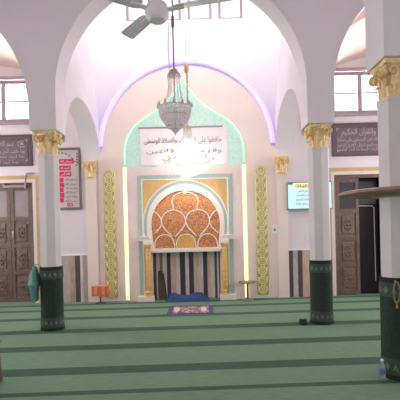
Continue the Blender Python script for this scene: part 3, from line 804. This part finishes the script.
obj('lettering', bm, INK, t)
bm = nb(); add_text(bm, 'صدق الله العظيم', XM+0.1, 3.18, yl, 0.9, 0.12); obj('small_lettering', bm, INKG, t)
bm = nb(); tube(bm, [(CX0-0.03, YB-0.07, CZ1+0.01), (CX1-0.10, YB-0.07, CZ1+0.01)], 0.018, 8); obj('rod', bm, RODM, t)

# golden lattice strips
def lattice(x, lab):
    t = thing('golden_strip', lab, 'wall ornament', (x, YB-0.03, 0.08), 'golden lattice strips beside the mihrab')
    w, z0, z1 = 0.135, 0.08, 2.9
    bm = nb(); prism(bm, [(x-w, z0), (x+w, z0), (x+w, z1)] + arc(x, z1, w, w, 0, PI, 16)[1:-1] + [(x-w, z1)], YB-0.045, YB-0.03); obj('backing', bm, GOLDP, t)
    bm = nb(); y = YB-0.058
    nr = 13; step = (z1-z0)/nr
    for k in range(nr):
        zc = z0+step*(k+0.5)
        tube(bm, [(x+0.085*math.cos(a), y, zc+0.085*math.sin(a)) for a in [2*PI*i/16 for i in range(16)]], 0.011, 5, closed=True)
        tube(bm, [(x+0.04*math.cos(a), y, zc+0.04*math.sin(a)) for a in [2*PI*i/8 for i in range(8)]], 0.009, 5, closed=True)
        for s in (-1, 1):
            tube(bm, [(x+s*0.125, y, zc-step/2), (x+s*0.085, y, zc), (x+s*0.125, y, zc+step/2)], 0.009, 5)
            ball(bm, (x+s*0.11, y, zc), 0.016, 6); ball(bm, (x+s*0.04, y, zc+step/2), 0.016, 6)
    tube(bm, [(x+0.08*math.cos(a), y, z1+0.02+0.08*math.sin(a)) for a in [2*PI*i/16 for i in range(16)]], 0.012, 5, closed=True)
    ball(bm, (x, y, z1+0.02), 0.022, 8)
    tube(bm, [(x-w+0.008, y, z0+0.01), (x-w+0.008, y, z1)] + [(p, y, q) for p, q in arc(x, z1, w-0.008, w-0.008, PI, 0, 16)] + [(x+w-0.008, y, z0+0.01)], 0.009, 5)
    obj('lattice', bm, GOLDL, t, smooth=True)
lattice(-1.985, 'tall golden lattice strip behind the small orange box')
lattice(1.485, 'tall golden lattice strip beside the white light switch')

# ------------------------------------------------------------------ boards and banner on the walls
def board(x0, x1, z0, z1, lab, lines, mark_x):
    t = thing('calligraphy_board', lab, 'calligraphy board', ((x0+x1)/2, YB, z0), 'plum calligraphy boards over the doors')
    bm = nb(); box(bm, x0, x1, YB-0.02, YB, z0, z1); obj('panel', bm, BOARD, t)
    bm = nb()
    for h, y0 in ((0.0, 0.035), (0.10, 0.028)):
        a, b, c, d = x0+h, x1-h, z0+h, z1-h; w = 0.05 if h == 0 else 0.012
        o_ = [(a, c), (b, c), (b, d), (a, d), (a, c)]; i_ = [(a+w, c+w), (b-w, c+w), (b-w, d-w), (a+w, d-w), (a+w, c+w)]
        band(bm, o_, i_, YB-y0, YB-0.015)
    obj('frame', bm, BOARDF, t)
    bm = nb()
    for s, cx, z, w, hh in lines: add_text(bm, s, cx, z, YB-0.02, w, hh, bold=0.006)
    obj('lettering', bm, SILVER, t)
    for cx, sx in ((x0+0.11, 1), (x1-0.11, -1)):
        for cz, sz in ((z0+0.11, 1), (z1-0.11, -1)):
            bm = nb(); prism(bm, [(cx, cz), (cx+sx*0.08, cz), (cx+sx*0.02, cz+sz*0.02), (cx, cz+sz*0.08)], YB-0.03, YB-0.018); obj('corner_ornament', bm, SILVER, t)
    bm = nb(); tube(bm, [(mark_x+0.09*math.cos(a), YB-0.022, z1-0.21+0.07*math.sin(a)) for a in [PI*0.3+i*PI*1.5/14 for i in range(15)]], 0.012, 5)
    ball(bm, (mark_x, YB-0.02, z1-0.21), 0.05, 8, 0.7)
    obj('round_emblem', bm, SILVER, t)
board(-5.3, -3.74, 3.16, 3.88, 'plum calligraphy board under the left aisle window',
      [('بسم الله الرحمن الرحيم', -4.62, 3.63, 0.9, 0.17), ('وما خلقت الجن والانس الا ليعبدون', -4.5, 3.47, 1.15, 0.12), ('ما اريد منهم من رزق', -4.5, 3.36, 1.1, 0.1), ('وما اريد ان يطعمون', -4.55, 3.24, 0.95, 0.1)], -3.98)
board(3.14, 4.72, 3.20, 3.96, 'plum calligraphy board under the right aisle window',
      [('والقرآن الحكيم', 3.76, 3.70, 0.78, 0.19), ('إنك لمن المرسلين على صراط', 3.74, 3.55, 0.95, 0.12), ('مستقيم تنزيل العزيز الرحيم', 3.74, 3.43, 0.98, 0.11), ('لتنذر قوما ما أنذر آباؤهم', 3.72, 3.32, 0.95, 0.1), ('يس', 4.32, 3.62, 0.2, 0.25)], 4.5)

# red and grey banner in a dark frame
t = thing('framed_poster', 'tall grey poster with crimson text blocks in a dark frame beside the left column', 'poster', (-2.93, YB, 2.13))
bx0, bx1, bz0, bz1 = -3.24, -2.635, 2.13, 3.55
bm = nb(); box(bm, bx0, bx1, YB-0.02, YB, bz0, bz1); obj('sheet', bm, BANNERG, t)
bm = nb(); band(bm, [(bx0, bz0), (bx1, bz0), (bx1, bz1), (bx0, bz1), (bx0, bz0)], [(bx0+0.05, bz0+0.05), (bx1-0.05, bz0+0.05), (bx1-0.05, bz1-0.05), (bx0+0.05, bz1-0.05), (bx0+0.05, bz0+0.05)], YB-0.035, YB-0.01); obj('frame', bm, BANNERF, t)
for z, xe in ((3.24, -2.80), (3.09, -2.87), (2.95, -2.86)):
    bm = nb(); box(bm, bx0+0.05, xe, YB-0.024, YB-0.018, z-0.055, z+0.055); obj('crimson_block', bm, RED, t)
for k in range(5):
    bm = nb(); box(bm, bx0+0.05, -3.045+0.015*(k % 2), YB-0.024, YB-0.018, 2.30+0.115*k, 2.405+0.115*k); obj('crimson_block', bm, RED, t)
bm = nb(); box(bm, -2.97, -2.84, YB-0.024, YB-0.018, 2.205, 2.285); obj('crimson_block', bm, RED, t)
bm = nb()
for s, z, cx, w in (('سبحان الله', 3.22, -2.97, 0.28), ('الحمد لله', 3.07, -3.0, 0.2), ('الله أكبر', 2.93, -2.99, 0.2), ('الله', 2.22, -2.905, 0.09)): add_text(bm, s, cx, z, YB-0.024, w, 0.07, bold=0.004)
obj('white_lettering', bm, WHITE, t)
bm = nb()
for k, s in enumerate(('أستغفر الله', 'سبحان الله', 'والحمد لله', 'لا إله إلا الله', 'والله أكبر', 'حسبنا الله')): add_text(bm, s, -2.87, 2.80-0.098*k, YB-0.02, 0.26, 0.07, bold=0.004)
obj('grey_lettering', bm, INKG, t)
for k in range(7):
    a = PI*0.52-k*0.22; bm = nb(); ball(bm, (-3.12+0.40*math.cos(a), YB-0.022, 3.02+0.42*math.sin(a)), 0.02, 6); obj('dot', bm, BANNERF, t)
for k in range(4):
    bm = nb(); box(bm, -2.735, -2.70, YB-0.024, YB-0.018, 3.20+k*0.065, 3.235+k*0.065); obj('square_mark', bm, BANNERF, t)

# prayer-times screen
t = thing('wall_screen', 'lit wall screen with yellow header and pale cyan text area', 'screen', (2.58, YB, 2.0))
sx0, sx1, sz0, sz1 = 2.07, 3.10, 2.0, 2.63
bm = nb(); box(bm, sx0, sx1, YB-0.10, YB-0.045, sz0, sz1, 0.008); box(bm, 2.35, 2.75, YB-0.046, YB, 2.2, 2.45); obj('housing', bm, SCRF, t)
bm = nb(); box(bm, sx0+0.025, sx1-0.025, YB-0.104, YB-0.099, sz0+0.025, sz1-0.025); obj('display', bm, SCRBG, t)
bm = nb(); box(bm, sx0+0.17, sx1-0.17, YB-0.108, YB-0.102, sz1-0.145, sz1-0.045); obj('yellow_header', bm, SCRY, t)
bm = nb(); box(bm, sx0+0.03, sx0+0.13, YB-0.108, YB-0.102, sz1-0.06, sz1-0.025)
add_text(bm, 'مواقيت الصلاة', 2.56, sz1-0.12, YB-0.108, 0.5, 0.09, bold=0.006)
for k, s in enumerate(('الفجر الشروق الظهر', 'العصر المغرب العشاء', 'الجمعة الإقامة التاريخ', 'حي على الصلاة')):
    add_text(bm, s, 2.56, sz1-0.225-0.098*k, YB-0.104, 0.58-0.08*(k == 0), 0.06, bold=0.004)
obj('lettering', bm, INKG, t)

# framed picture mostly hidden behind the right pier
t = thing('picture_frame', 'grey framed picture on the aisle wall mostly hidden by the right pier', 'picture', (2.72, YB, 3.8))
bm = nb(); band(bm, [(2.50, 3.8), (2.98, 3.8), (2.98, 4.42), (2.46, 4.42), (2.50, 3.8)], [(2.57, 3.86), (2.92, 3.86), (2.92, 4.36), (2.53, 4.36), (2.57, 3.86)], YB-0.05, YB); obj('frame', bm, DARKF, t)
bm = nb(); prism(bm, [(2.565, 3.855), (2.925, 3.855), (2.925, 4.365), (2.525, 4.365)], YB-0.02, YB); obj('picture', bm, BANNERG, t)

# light switch
t = thing('light_switch', 'small white light switch on the pink wall', 'light switch', (1.78, YB-0.03, 1.5))
bm = nb(); box(bm, 1.725, 1.835, YB-0.045, YB-0.03, 1.48, 1.66, 0.004); obj('plate', bm, PLASTIC, t)
bm = nb(); box(bm, 1.76, 1.80, YB-0.055, YB-0.045, 1.53, 1.58, 0.002); obj('rocker', bm, INKG, t)

# ------------------------------------------------------------------ hanging things
def chain(bm, p0, p1, sag=0.0, link=0.03, rr=0.005):
    p0, p1 = Vector(p0), Vector(p1); n = max(2, int((p1-p0).length/link))
    for k in range(n):
        t = (k+0.5)/n; p = p0.lerp(p1, t); p.x += sag*math.sin(PI*t)
        a = Vector((1, 0, 0)) if k % 2 else Vector((0, 1, 0))
        tube(bm, [p+a*0.010*math.cos(q)+Vector((0, 0, 1))*link*0.68*math.sin(q) for q in [2*PI*i/6 for i in range(6)]], rr, 4, closed=True)
def chandelier(name, lab, x, y, zrim, R, hb, zcrown, ztop, lit):
    t = thing(name, lab, 'chandelier', (x, y, zrim-hb), 'crystal chandeliers')
    mt = METAL if not lit else BRASS; cm = CRYST if not lit else CRYSTL
    bm = nb()
    for rr, z in ((R, zrim), (R*0.78, zrim-hb*0.34), (R*0.5, zrim-hb*0.66), (R*0.22, zrim-hb*0.9)):
        tube(bm, [(x+rr*math.cos(a), y+rr*math.sin(a), z) for a in [2*PI*i/28 for i in range(28)]], 0.009, 6, closed=True)
    for k in range(4):
        a = k*PI/2; tube(bm, [(x+R*math.cos(a), y+R*math.sin(a), zrim), (x-R*math.cos(a), y-R*math.sin(a), zrim)], 0.006, 6)
    tube(bm, [(x, y, zrim-hb*0.95), (x, y, zcrown+0.02)], 0.011, 8)
    fr = obj('frame', bm, mt, t, smooth=True)
    bm = nb(); lathe(bm, [(0.02, zcrown-0.03), (0.07, zcrown-0.03), (0.085, zcrown), (0.05, zcrown+0.05), (0.015, zcrown+0.07)], 16, x, y)
    for k in range(8): gem(bm, (x+0.085*math.cos(k*PI/4), y+0.085*math.sin(k*PI/4), zcrown-0.03), 0.012, 0.025)
    obj('crown', bm, mt, t, smooth=True, auto=40)
    # crystals: the basket below the rim and the strands up to the crown
    bm = nb(); rows = 8
    for rwi in range(rows):
        q = rwi/(rows-0.5); rr = R*math.cos(q*PI/2)**0.8; z = zrim-hb*q; n = max(4, int(2*PI*rr/0.036))
        for k in range(n):
            a = 2*PI*(k+0.5*(rwi % 2))/n; gem(bm, (x+rr*math.cos(a), y+rr*math.sin(a), z-0.012), 0.018, hb/rows*0.62)
    gem(bm, (x, y, zrim-hb-0.01), 0.03, 0.04)
    c1 = obj('crystal_basket', bm, cm, t); c1['kind'] = 'stuff'
    bm = nb(); ns = 12 if not lit else 40; gs = 1.0 if not lit else 1.7
    for k in range(ns):
        a = 2*PI*k/ns; p0 = Vector((x+0.075*math.cos(a), y+0.075*math.sin(a), zcrown-0.03)); p1 = Vector((x+R*0.62*math.cos(a), y+R*0.62*math.sin(a), zrim+0.01))
        m_ = int((p1-p0).length/0.035)
        for i in range(m_):
            q = i/(m_-1); p = p0.lerp(p1, q); s = (1-math.cos(q*PI))/2; rr = 0.075+(R*0.62-0.075)*q**(2.2 if not lit else 1.5)
            gem(bm, (x+rr*math.cos(a), y+rr*math.sin(a), p.z), 0.011*gs, 0.014*gs)
    c2 = obj('crystal_strands', bm, cm, t); c2['kind'] = 'stuff'
    na = 12 if not lit else 16
    for k in range(na):
        a = 2*PI*k/na; ca, sa = math.cos(a), math.sin(a); bm = nb()
        e = 1.0 if lit else 0.5
        tube(bm, [(x+R*0.9*ca, y+R*0.9*sa, zrim), (x+R*1.0*ca, y+R*1.0*sa, zrim-0.012), (x+R*1.06*ca, y+R*1.06*sa, zrim+0.03*e)], 0.007, 6)
        lathe(bm, [(0.012, zrim+0.02*e), (0.022, zrim+0.035*e), (0.012, zrim+0.05*e), (0.009, zrim+0.085*e)], 8, x+R*1.06*ca, y+R*1.06*sa)
        arm = obj('candle_arm', bm, mt, t, smooth=True)
        bm = nb(); lathe(bm, [(0.009, zrim+0.085*e), (0.014 if not lit else 0.026, zrim+0.105*e), (0.010, zrim+0.13*e), (0.002, zrim+0.15*e)], 8, x+R*1.06*ca, y+R*1.06*sa); obj('bulb', bm, BULB if lit else cm, arm, smooth=True)
        if lit and k % 2:  # extra bulbs added inside to whiten the strands and rim
            bm = nb(); ball(bm, (x+R*0.28*ca, y+R*0.28*sa, zrim+0.24), 0.034, 8); obj('added_inner_bulb', bm, BULB, t, smooth=True)
        if lit and k % 2 == 0:
            bm = nb(); ball(bm, (x+R*0.6*ca, y+R*0.6*sa, zrim+0.03), 0.04, 8); obj('added_inner_bulb', bm, BULB, t, smooth=True)
    bm = nb()
    tube(bm, [(x, y, zcrown+0.06), (x, y, ztop)], 0.011 if not lit else 0.007, 8)
    hg = obj('hanging_rod', bm, RODM if not lit else BRASS, t, smooth=True)
    if not lit:
        bm = nb(); tube(bm, [(x+0.0, y, 4.28), (x+0.0, y, 4.42)], 0.022, 8); obj('rod_collar', bm, RODM, hg)
        bm = nb(); chain(bm, (x-0.055, y, zcrown+0.05), (x-0.05, y, 4.36), -0.015, 0.034, 0.004); obj('chain', bm, METAL, hg)
    else:
        bm = nb(); chain(bm, (x, y, zcrown+0.06), (x+0.02, y, 4.80), 0, 0.05, 0.009); obj('chain', bm, BRASS, hg)
        bm = nb(); lathe(bm, [(0.03, 4.80), (0.06, 4.85), (0.045, 4.9), (0.06, 4.95), (0.02, 5.0)], 12, x, y); obj('knob', bm, BRASS, hg, smooth=True)
    bm = nb(); lathe(bm, [(0.03, ztop-0.08), (0.09, ztop-0.02), (0.09, ztop)], 16, x, y); obj('ceiling_rose', bm, mt, hg, smooth=True, auto=40)
    return t
chandelier('chandelier', 'unlit grey crystal chandelier hanging in front of the glowing one', -0.215, 5.3, 3.21, 0.212, 0.31, 3.66, ZCEIL, False)
chandelier('chandelier', 'brightly lit crystal chandelier glowing white before the calligraphy banner', -0.13, 8.15, 3.0, 0.48, 0.31, 3.66, ZTOP, True)
spot('chandelier_light', (-0.13, 8.15, 3.12), 115, (1, 0.96, 0.92), 0.12)

# ceiling fan
fx, fy, fz = -0.26, 3.66, 3.63
t = thing('ceiling_fan', 'grey ceiling fan with long blades hanging before the high windows', 'ceiling fan', (fx, fy, fz-0.13))
bm = nb(); lathe(bm, [(0.02, fz-0.135), (0.07, fz-0.13), (0.108, fz-0.09), (0.112, fz-0.03), (0.09, fz+0.02), (0.04, fz+0.05), (0.035, fz+0.10)], 24, fx, fy); obj('motor', bm, FANM, t, smooth=True, auto=40)
bm = nb(); tube(bm, [(fx, fy, fz+0.05), (fx, fy, ZCEIL-0.02)], 0.015, 8); lathe(bm, [(0.04, ZCEIL-0.12), (0.08, ZCEIL-0.05), (0.08, ZCEIL)], 16, fx, fy); obj('down_rod', bm, FANM, t, smooth=True, auto=40)
for ang, ln in ((-14, 0.76), (128, 0.60), (214, 0.85)):
    a = math.radians(ang); ca, sa = math.cos(a), math.sin(a); bm = nb()
    def P(s, q, z): return (fx+s*ca-q*sa, fy+s*sa+q*ca, z)
    ol = [(0.16, -0.045), (0.22, -0.06), (ln-0.02, -0.07), (ln, -0.05), (ln, 0.05), (ln-0.02, 0.07), (0.22, 0.06), (0.16, 0.045)]
    lo = [bm.verts.new(P(s, q, fz-0.03+q*0.22)) for s, q in ol]; hi = [bm.verts.new(P(s, q, fz-0.022+q*0.22)) for s, q in ol]
    bm.faces.new(lo[::-1]); bm.faces.new(hi)
    for i in range(8): bm.faces.new((lo[i], lo[(i+1) % 8], hi[(i+1) % 8], hi[i]))
    b = obj('blade', bm, FANM, t)
    bm = nb(); lo = [bm.verts.new(P(s, q, z)) for z in (fz-0.045, fz-0.03) for s, q in ((0.08, -0.03), (0.26, -0.02), (0.26, 0.02), (0.08, 0.03))]
    for q in ((3, 2, 1, 0), (4, 5, 6, 7), (0, 1, 5, 4), (1, 2, 6, 5), (2, 3, 7, 6), (3, 0, 4, 7)): bm.faces.new([lo[k] for k in q])
    obj('blade_bracket', bm, FANM, b)

# ------------------------------------------------------------------ things on the floor and by the columns
# prayer rug
t = thing('prayer_rug', 'small navy bordered prayer rug on the carpet before the mihrab', 'rug', (-0.19, 7.97, 0))
bm = nb(); box(bm, -0.64, 0.25, 7.54, 8.42, 0.0, 0.012); obj('border', bm, NAVY, t)
bm = nb(); box(bm, -0.55, 0.16, 7.64, 8.32, 0.008, 0.015); fl = obj('field', bm, RUGF, t)
CRM = mat('rug_cream', (214, 196, 186), 0.95, var=0.1, scale=30)
bm = nb()
for cx in (-0.47, 0.06):
    g = [bm.verts.new((cx+0.06*math.cos(a), 7.98+0.24*math.sin(a), 0.0175)) for a in [2*PI*i/20 for i in range(20)]]
    h_ = [bm.verts.new((v.co.x, v.co.y, 0.012)) for v in g]
    bm.faces.new(g)
    for i in range(20): bm.faces.new((g[i], h_[i], h_[(i+1) % 20], g[(i+1) % 20]))
obj('cream_medallions', bm, CRM, fl)
bm = nb()
for k in range(30):
    xx = -0.63+k*0.03
    for ya, yb_ in ((7.54, 7.50), (8.42, 8.46)): tube(bm, [(xx, ya, 0.006), (xx, yb_, 0.005)], 0.004, 4)
fr = obj('fringe', bm, CRM, t); fr['kind'] = 'stuff'
t.location.x += 0.05; t.location.y -= 0.07

# blue cloth heap in the niche mouth
bm = nb(); nx_, ny_ = 40, 14; X0, X1, Y0, Y1 = -0.74, 0.24, 8.86, 9.20; g = []
for i in range(nx_+1):
    row = []
    for j in range(ny_+1):
        uu, vv_ = i/nx_, j/ny_; e = min(1, 5*min(uu, 1-uu))*min(1, 4*min(vv_, 1-vv_)); e = e**0.6 if e > 0 else 0
        z = 0.15+0.012*math.sin(uu*9+1)+0.012*math.sin(uu*23+vv_*7)+0.03*math.exp(-((uu-0.16)/0.07)**2)+0.02*math.exp(-((uu-0.82)/0.12)**2)-0.02*math.exp(-((uu-0.5)/0.2)**2)
        row.append(bm.verts.new((X0+(X1-X0)*uu+0.03*math.sin(vv_*6), Y0+(Y1-Y0)*vv_+0.02*math.sin(uu*12), max(0.0, z*e))))
    g.append(row)
fs = [bm.faces.new((g[i][j], g[i+1][j], g[i+1][j+1], g[i][j+1])) for i in range(nx_) for j in range(ny_)]
bot = bmesh.ops.extrude_face_region(bm, geom=fs)
for v in [q for q in bot['geom'] if isinstance(q, bmesh.types.BMVert)]: v.co.z = 0
tag(obj('folded_cloth', bm, BLUE, origin=(-0.25, 9.03, 0), smooth=True, auto=60), 'heap of folded blue cloth on the carpet in the mihrab niche', 'cloth')

# folded wooden book rest leaning in the niche
t = thing('book_rest', 'dark brown folded wooden book rest leaning against the striped niche', 'book rest', (-0.82, 9.24, 0))
for dx, ln, nm in ((0, 0.66, 'front_board'), (0.03, 0.60, 'back_board')):
    bm = nb(); vs = box(bm, -0.90+dx, -0.80+dx, 9.20+dx, 9.225+dx, 0, ln)
    for v in vs:
        q = v.co.z/ln; v.co.x += -0.035*q + (0.05*(1-q)*(1 if v.co.x > -0.85+dx else -0.3)); v.co.y += 0.10*q
    bmesh.ops.bevel(bm, geom=bm.edges[:], offset=0.006, segments=1, affect='EDGES'); obj(nm, bm, BROWN, t)

# small orange box on its stand
t = thing('box_stand', 'orange red box on a short thin stand before the left golden strip', 'box', (-2.2, 8.95, 0))
bm = nb(); box(bm, -2.38, -2.02, 8.86, 9.02, 0.17, 0.39, 0.012); bx = obj('box', bm, ORANGE, t)
bm = nb()
bm.free()
for cx in (-2.28, -2.12):
    bm = nb(); box(bm, cx-0.03, cx+0.03, 8.852, 8.865, 0.19, 0.37, 0.003); obj('pale_stripe', bm, ORANGEL, bx)

bm = nb(); tube(bm, [(-2.2, 8.95, 0.02), (-2.2, 8.95, 0.18)], 0.014, 8); obj('pole', bm, BROWN, t)
bm = nb(); lathe(bm, [(0.11, 0), (0.11, 0.012), (0.03, 0.025)], 20, -2.2, 8.95); obj('base', bm, BROWN, t)

DSTAND = mat('dark_green_metal', (112, 106, 92), 0.5)
# little round stand in front of the right light strip
t = thing('round_stand', 'small dark round-topped stand in front of the right yellow light strip', 'stand', (1.095, 8.87, 0))
bm = nb(); lathe(bm, [(0.03, 0.37), (0.19, 0.395), (0.20, 0.405), (0.20, 0.415), (0.185, 0.41), (0.02, 0.395)], 28, 1.095, 8.87); obj('tray', bm, DSTAND, t, smooth=True, auto=40)
bm = nb(); tube(bm, [(1.095, 8.87, 0.02), (1.095, 8.87, 0.38)], 0.022, 10); obj('pole', bm, DSTAND, t)
bm = nb(); lathe(bm, [(0.13, 0), (0.13, 0.012), (0.03, 0.03)], 24, 1.095, 8.87); obj('base', bm, DSTAND, t)

# teal bag on the left column's flank
bm = nb(); bxc, byc = XL-0.235, YC-0.09
prof = [(0.02, 0.47), (0.075, 0.50), (0.095, 0.64), (0.135, 0.76), (0.10, 0.93), (0.05, 1.03), (0.03, 1.06)]
n = 8; rings = []
for rr, z in prof: rings.append([bm.verts.new((bxc+rr*0.62*math.cos(2*PI*k/n+0.3)-0.02*math.sin((z-0.44)*5), byc+rr*1.3*math.sin(2*PI*k/n+0.3), z)) for k in range(n)])
for A1, B1 in zip(rings, rings[1:]):
    for k in range(n): bm.faces.new((A1[k], A1[(k+1) % n], B1[(k+1) % n], B1[k]))
bm.faces.new(rings[0][::-1]); bm.faces.new(rings[-1])
t = thing('hanging_bag', 'teal plastic bag hanging on the side of the left column wrap', 'bag', (bxc, byc, 0.44))
obj('bag_body', bm, TEALBAG, t)
bm = nb(); tube(bm, [(bxc-0.02, byc, 1.03), (bxc+0.0, byc, 1.08), (XL-0.175, YC-0.06, 1.07)], 0.008, 6); obj('strap', bm, TEALBAG, t)

# dark teal pouch at the foot of the right column
t = thing('pouch', 'small dark teal pouch lying against the foot of the right column', 'pouch', (1.735, 6.50, 0))
bm = nb(); vs = box(bm, 1.66, 1.785, 6.43, 6.55, 0, 0.07)
for v in vs:
    if v.co.z > 0.03: v.co.x += -0.01; v.co.y += 0.0
bmesh.ops.bevel(bm, geom=bm.edges[:], offset=0.018, segments=3, affect='EDGES'); obj('pouch_body', bm, DTEAL, t, smooth=True)
bm = nb(); box(bm, 1.655, 1.77, 6.425, 6.50, 0.066, 0.10, 0.012); obj('flap', bm, DTEAL, t, smooth=True, auto=50)

# water bottle beside the near column
bx_, by_ = 1.90, 4.03
t = thing('water_bottle', 'clear plastic water bottle standing against the near right column wrap', 'bottle', (bx_, by_, 0))
bm = nb(); lathe(bm, [(0.026, 0), (0.033, 0.008), (0.033, 0.05), (0.030, 0.06), (0.033, 0.07), (0.033, 0.13), (0.03, 0.15), (0.014, 0.18), (0.013, 0.2)], 20, bx_, by_); obj('bottle_body', bm, BOTTLE, t, smooth=True, auto=50)
bm = nb(); lathe(bm, [(0.0335, 0.075), (0.0345, 0.077), (0.0345, 0.125), (0.0335, 0.127)], 20, bx_, by_, cap=False); obj('bottle_label', bm, mat('blue_label', (96, 112, 150), 0.5, var=0.5, scale=60), t, smooth=True)
bm = nb(); lathe(bm, [(0.015, 0.196), (0.016, 0.198), (0.016, 0.215), (0.014, 0.218)], 16, bx_, by_); obj('bottle_cap', bm, PLASTIC, t, smooth=True, auto=40)

# round wooden shelf around the near column
t = thing('column_shelf', 'round worn wooden shelf fixed around the near right column', 'shelf', (XN, YN, 1.890))
bm = nb(); n = 40; RO, RI = 0.575, SHR-0.02; rings = []
for rr, z in ((RI, 1.900), (RO-0.02, 1.892), (RO, 1.900), (RO, 1.925), (RO-0.02, 1.932), (RI, 1.935)): rings.append([bm.verts.new((XN+rr*math.cos(2*PI*k/n), YN+rr*math.sin(2*PI*k/n), z)) for k in range(n)])
for i in range(6):
    for k in range(n): bm.faces.new((rings[i][k], rings[i][(k+1) % n], rings[(i+1) % 6][(k+1) % n], rings[(i+1) % 6][k]))
obj('shelf_board', bm, SHELFW, t)
bm = nb(); lathe(bm, [(SHR+0.05, 1.865), (SHR+0.06, 1.870), (SHR+0.06, 1.902), (SHR+0.05, 1.904)], 24, XN, YN); obj('collar', bm, SHELFL, t)

# prayer beads on the near wrap
bm = nb(); ya = YN-0.158-0.016
for i in range(33):
    a = 2*PI*i/33; ball(bm, (XN-0.105+0.03*math.sin(a), ya-0.004, 0.90+0.105*math.cos(a)), 0.0085, 6)
tube(bm, [(XN-0.105, ya-0.004, 0.795), (XN-0.105, ya-0.004, 0.74)], [0.006, 0.014], 6)
t = thing('prayer_beads', 'string of olive prayer beads hanging on the near right column wrap', 'prayer beads', (XN-0.105, ya, 0.74))
b = obj('beads', bm, BEADS, t, smooth=True); b['kind'] = 'stuff'
bm = nb(); tube(bm, [(XN-0.105, ya-0.006, 1.0), (XN-0.105, ya+0.03, 1.01)], 0.006, 6); obj('hook', bm, METAL, t)

# brown wooden stand at the left edge
t = thing('wooden_stand', 'dark brown tapering wooden stand cut off by the left picture edge', 'stand', (-2.14, 4.235, 0))
bm = nb(); vs = box(bm, -2.215, -2.075, 4.20, 4.27, 0.0, 0.42)
for v in vs:
    if v.co.z > 0.2: v.co.x += -0.03 if v.co.x > -2.15 else 0.02
bmesh.ops.bevel(bm, geom=bm.edges[:], offset=0.008, segments=2, affect='EDGES'); obj('side_board', bm, mat('red_brown_wood', (98, 74, 64), 0.6, var=0.15, scale=10), t)
bm = nb(); box(bm, -2.215, -2.095, 4.15, 4.28, 0.41, 0.44, 0.006); obj('top_board', bm, BROWN, t)
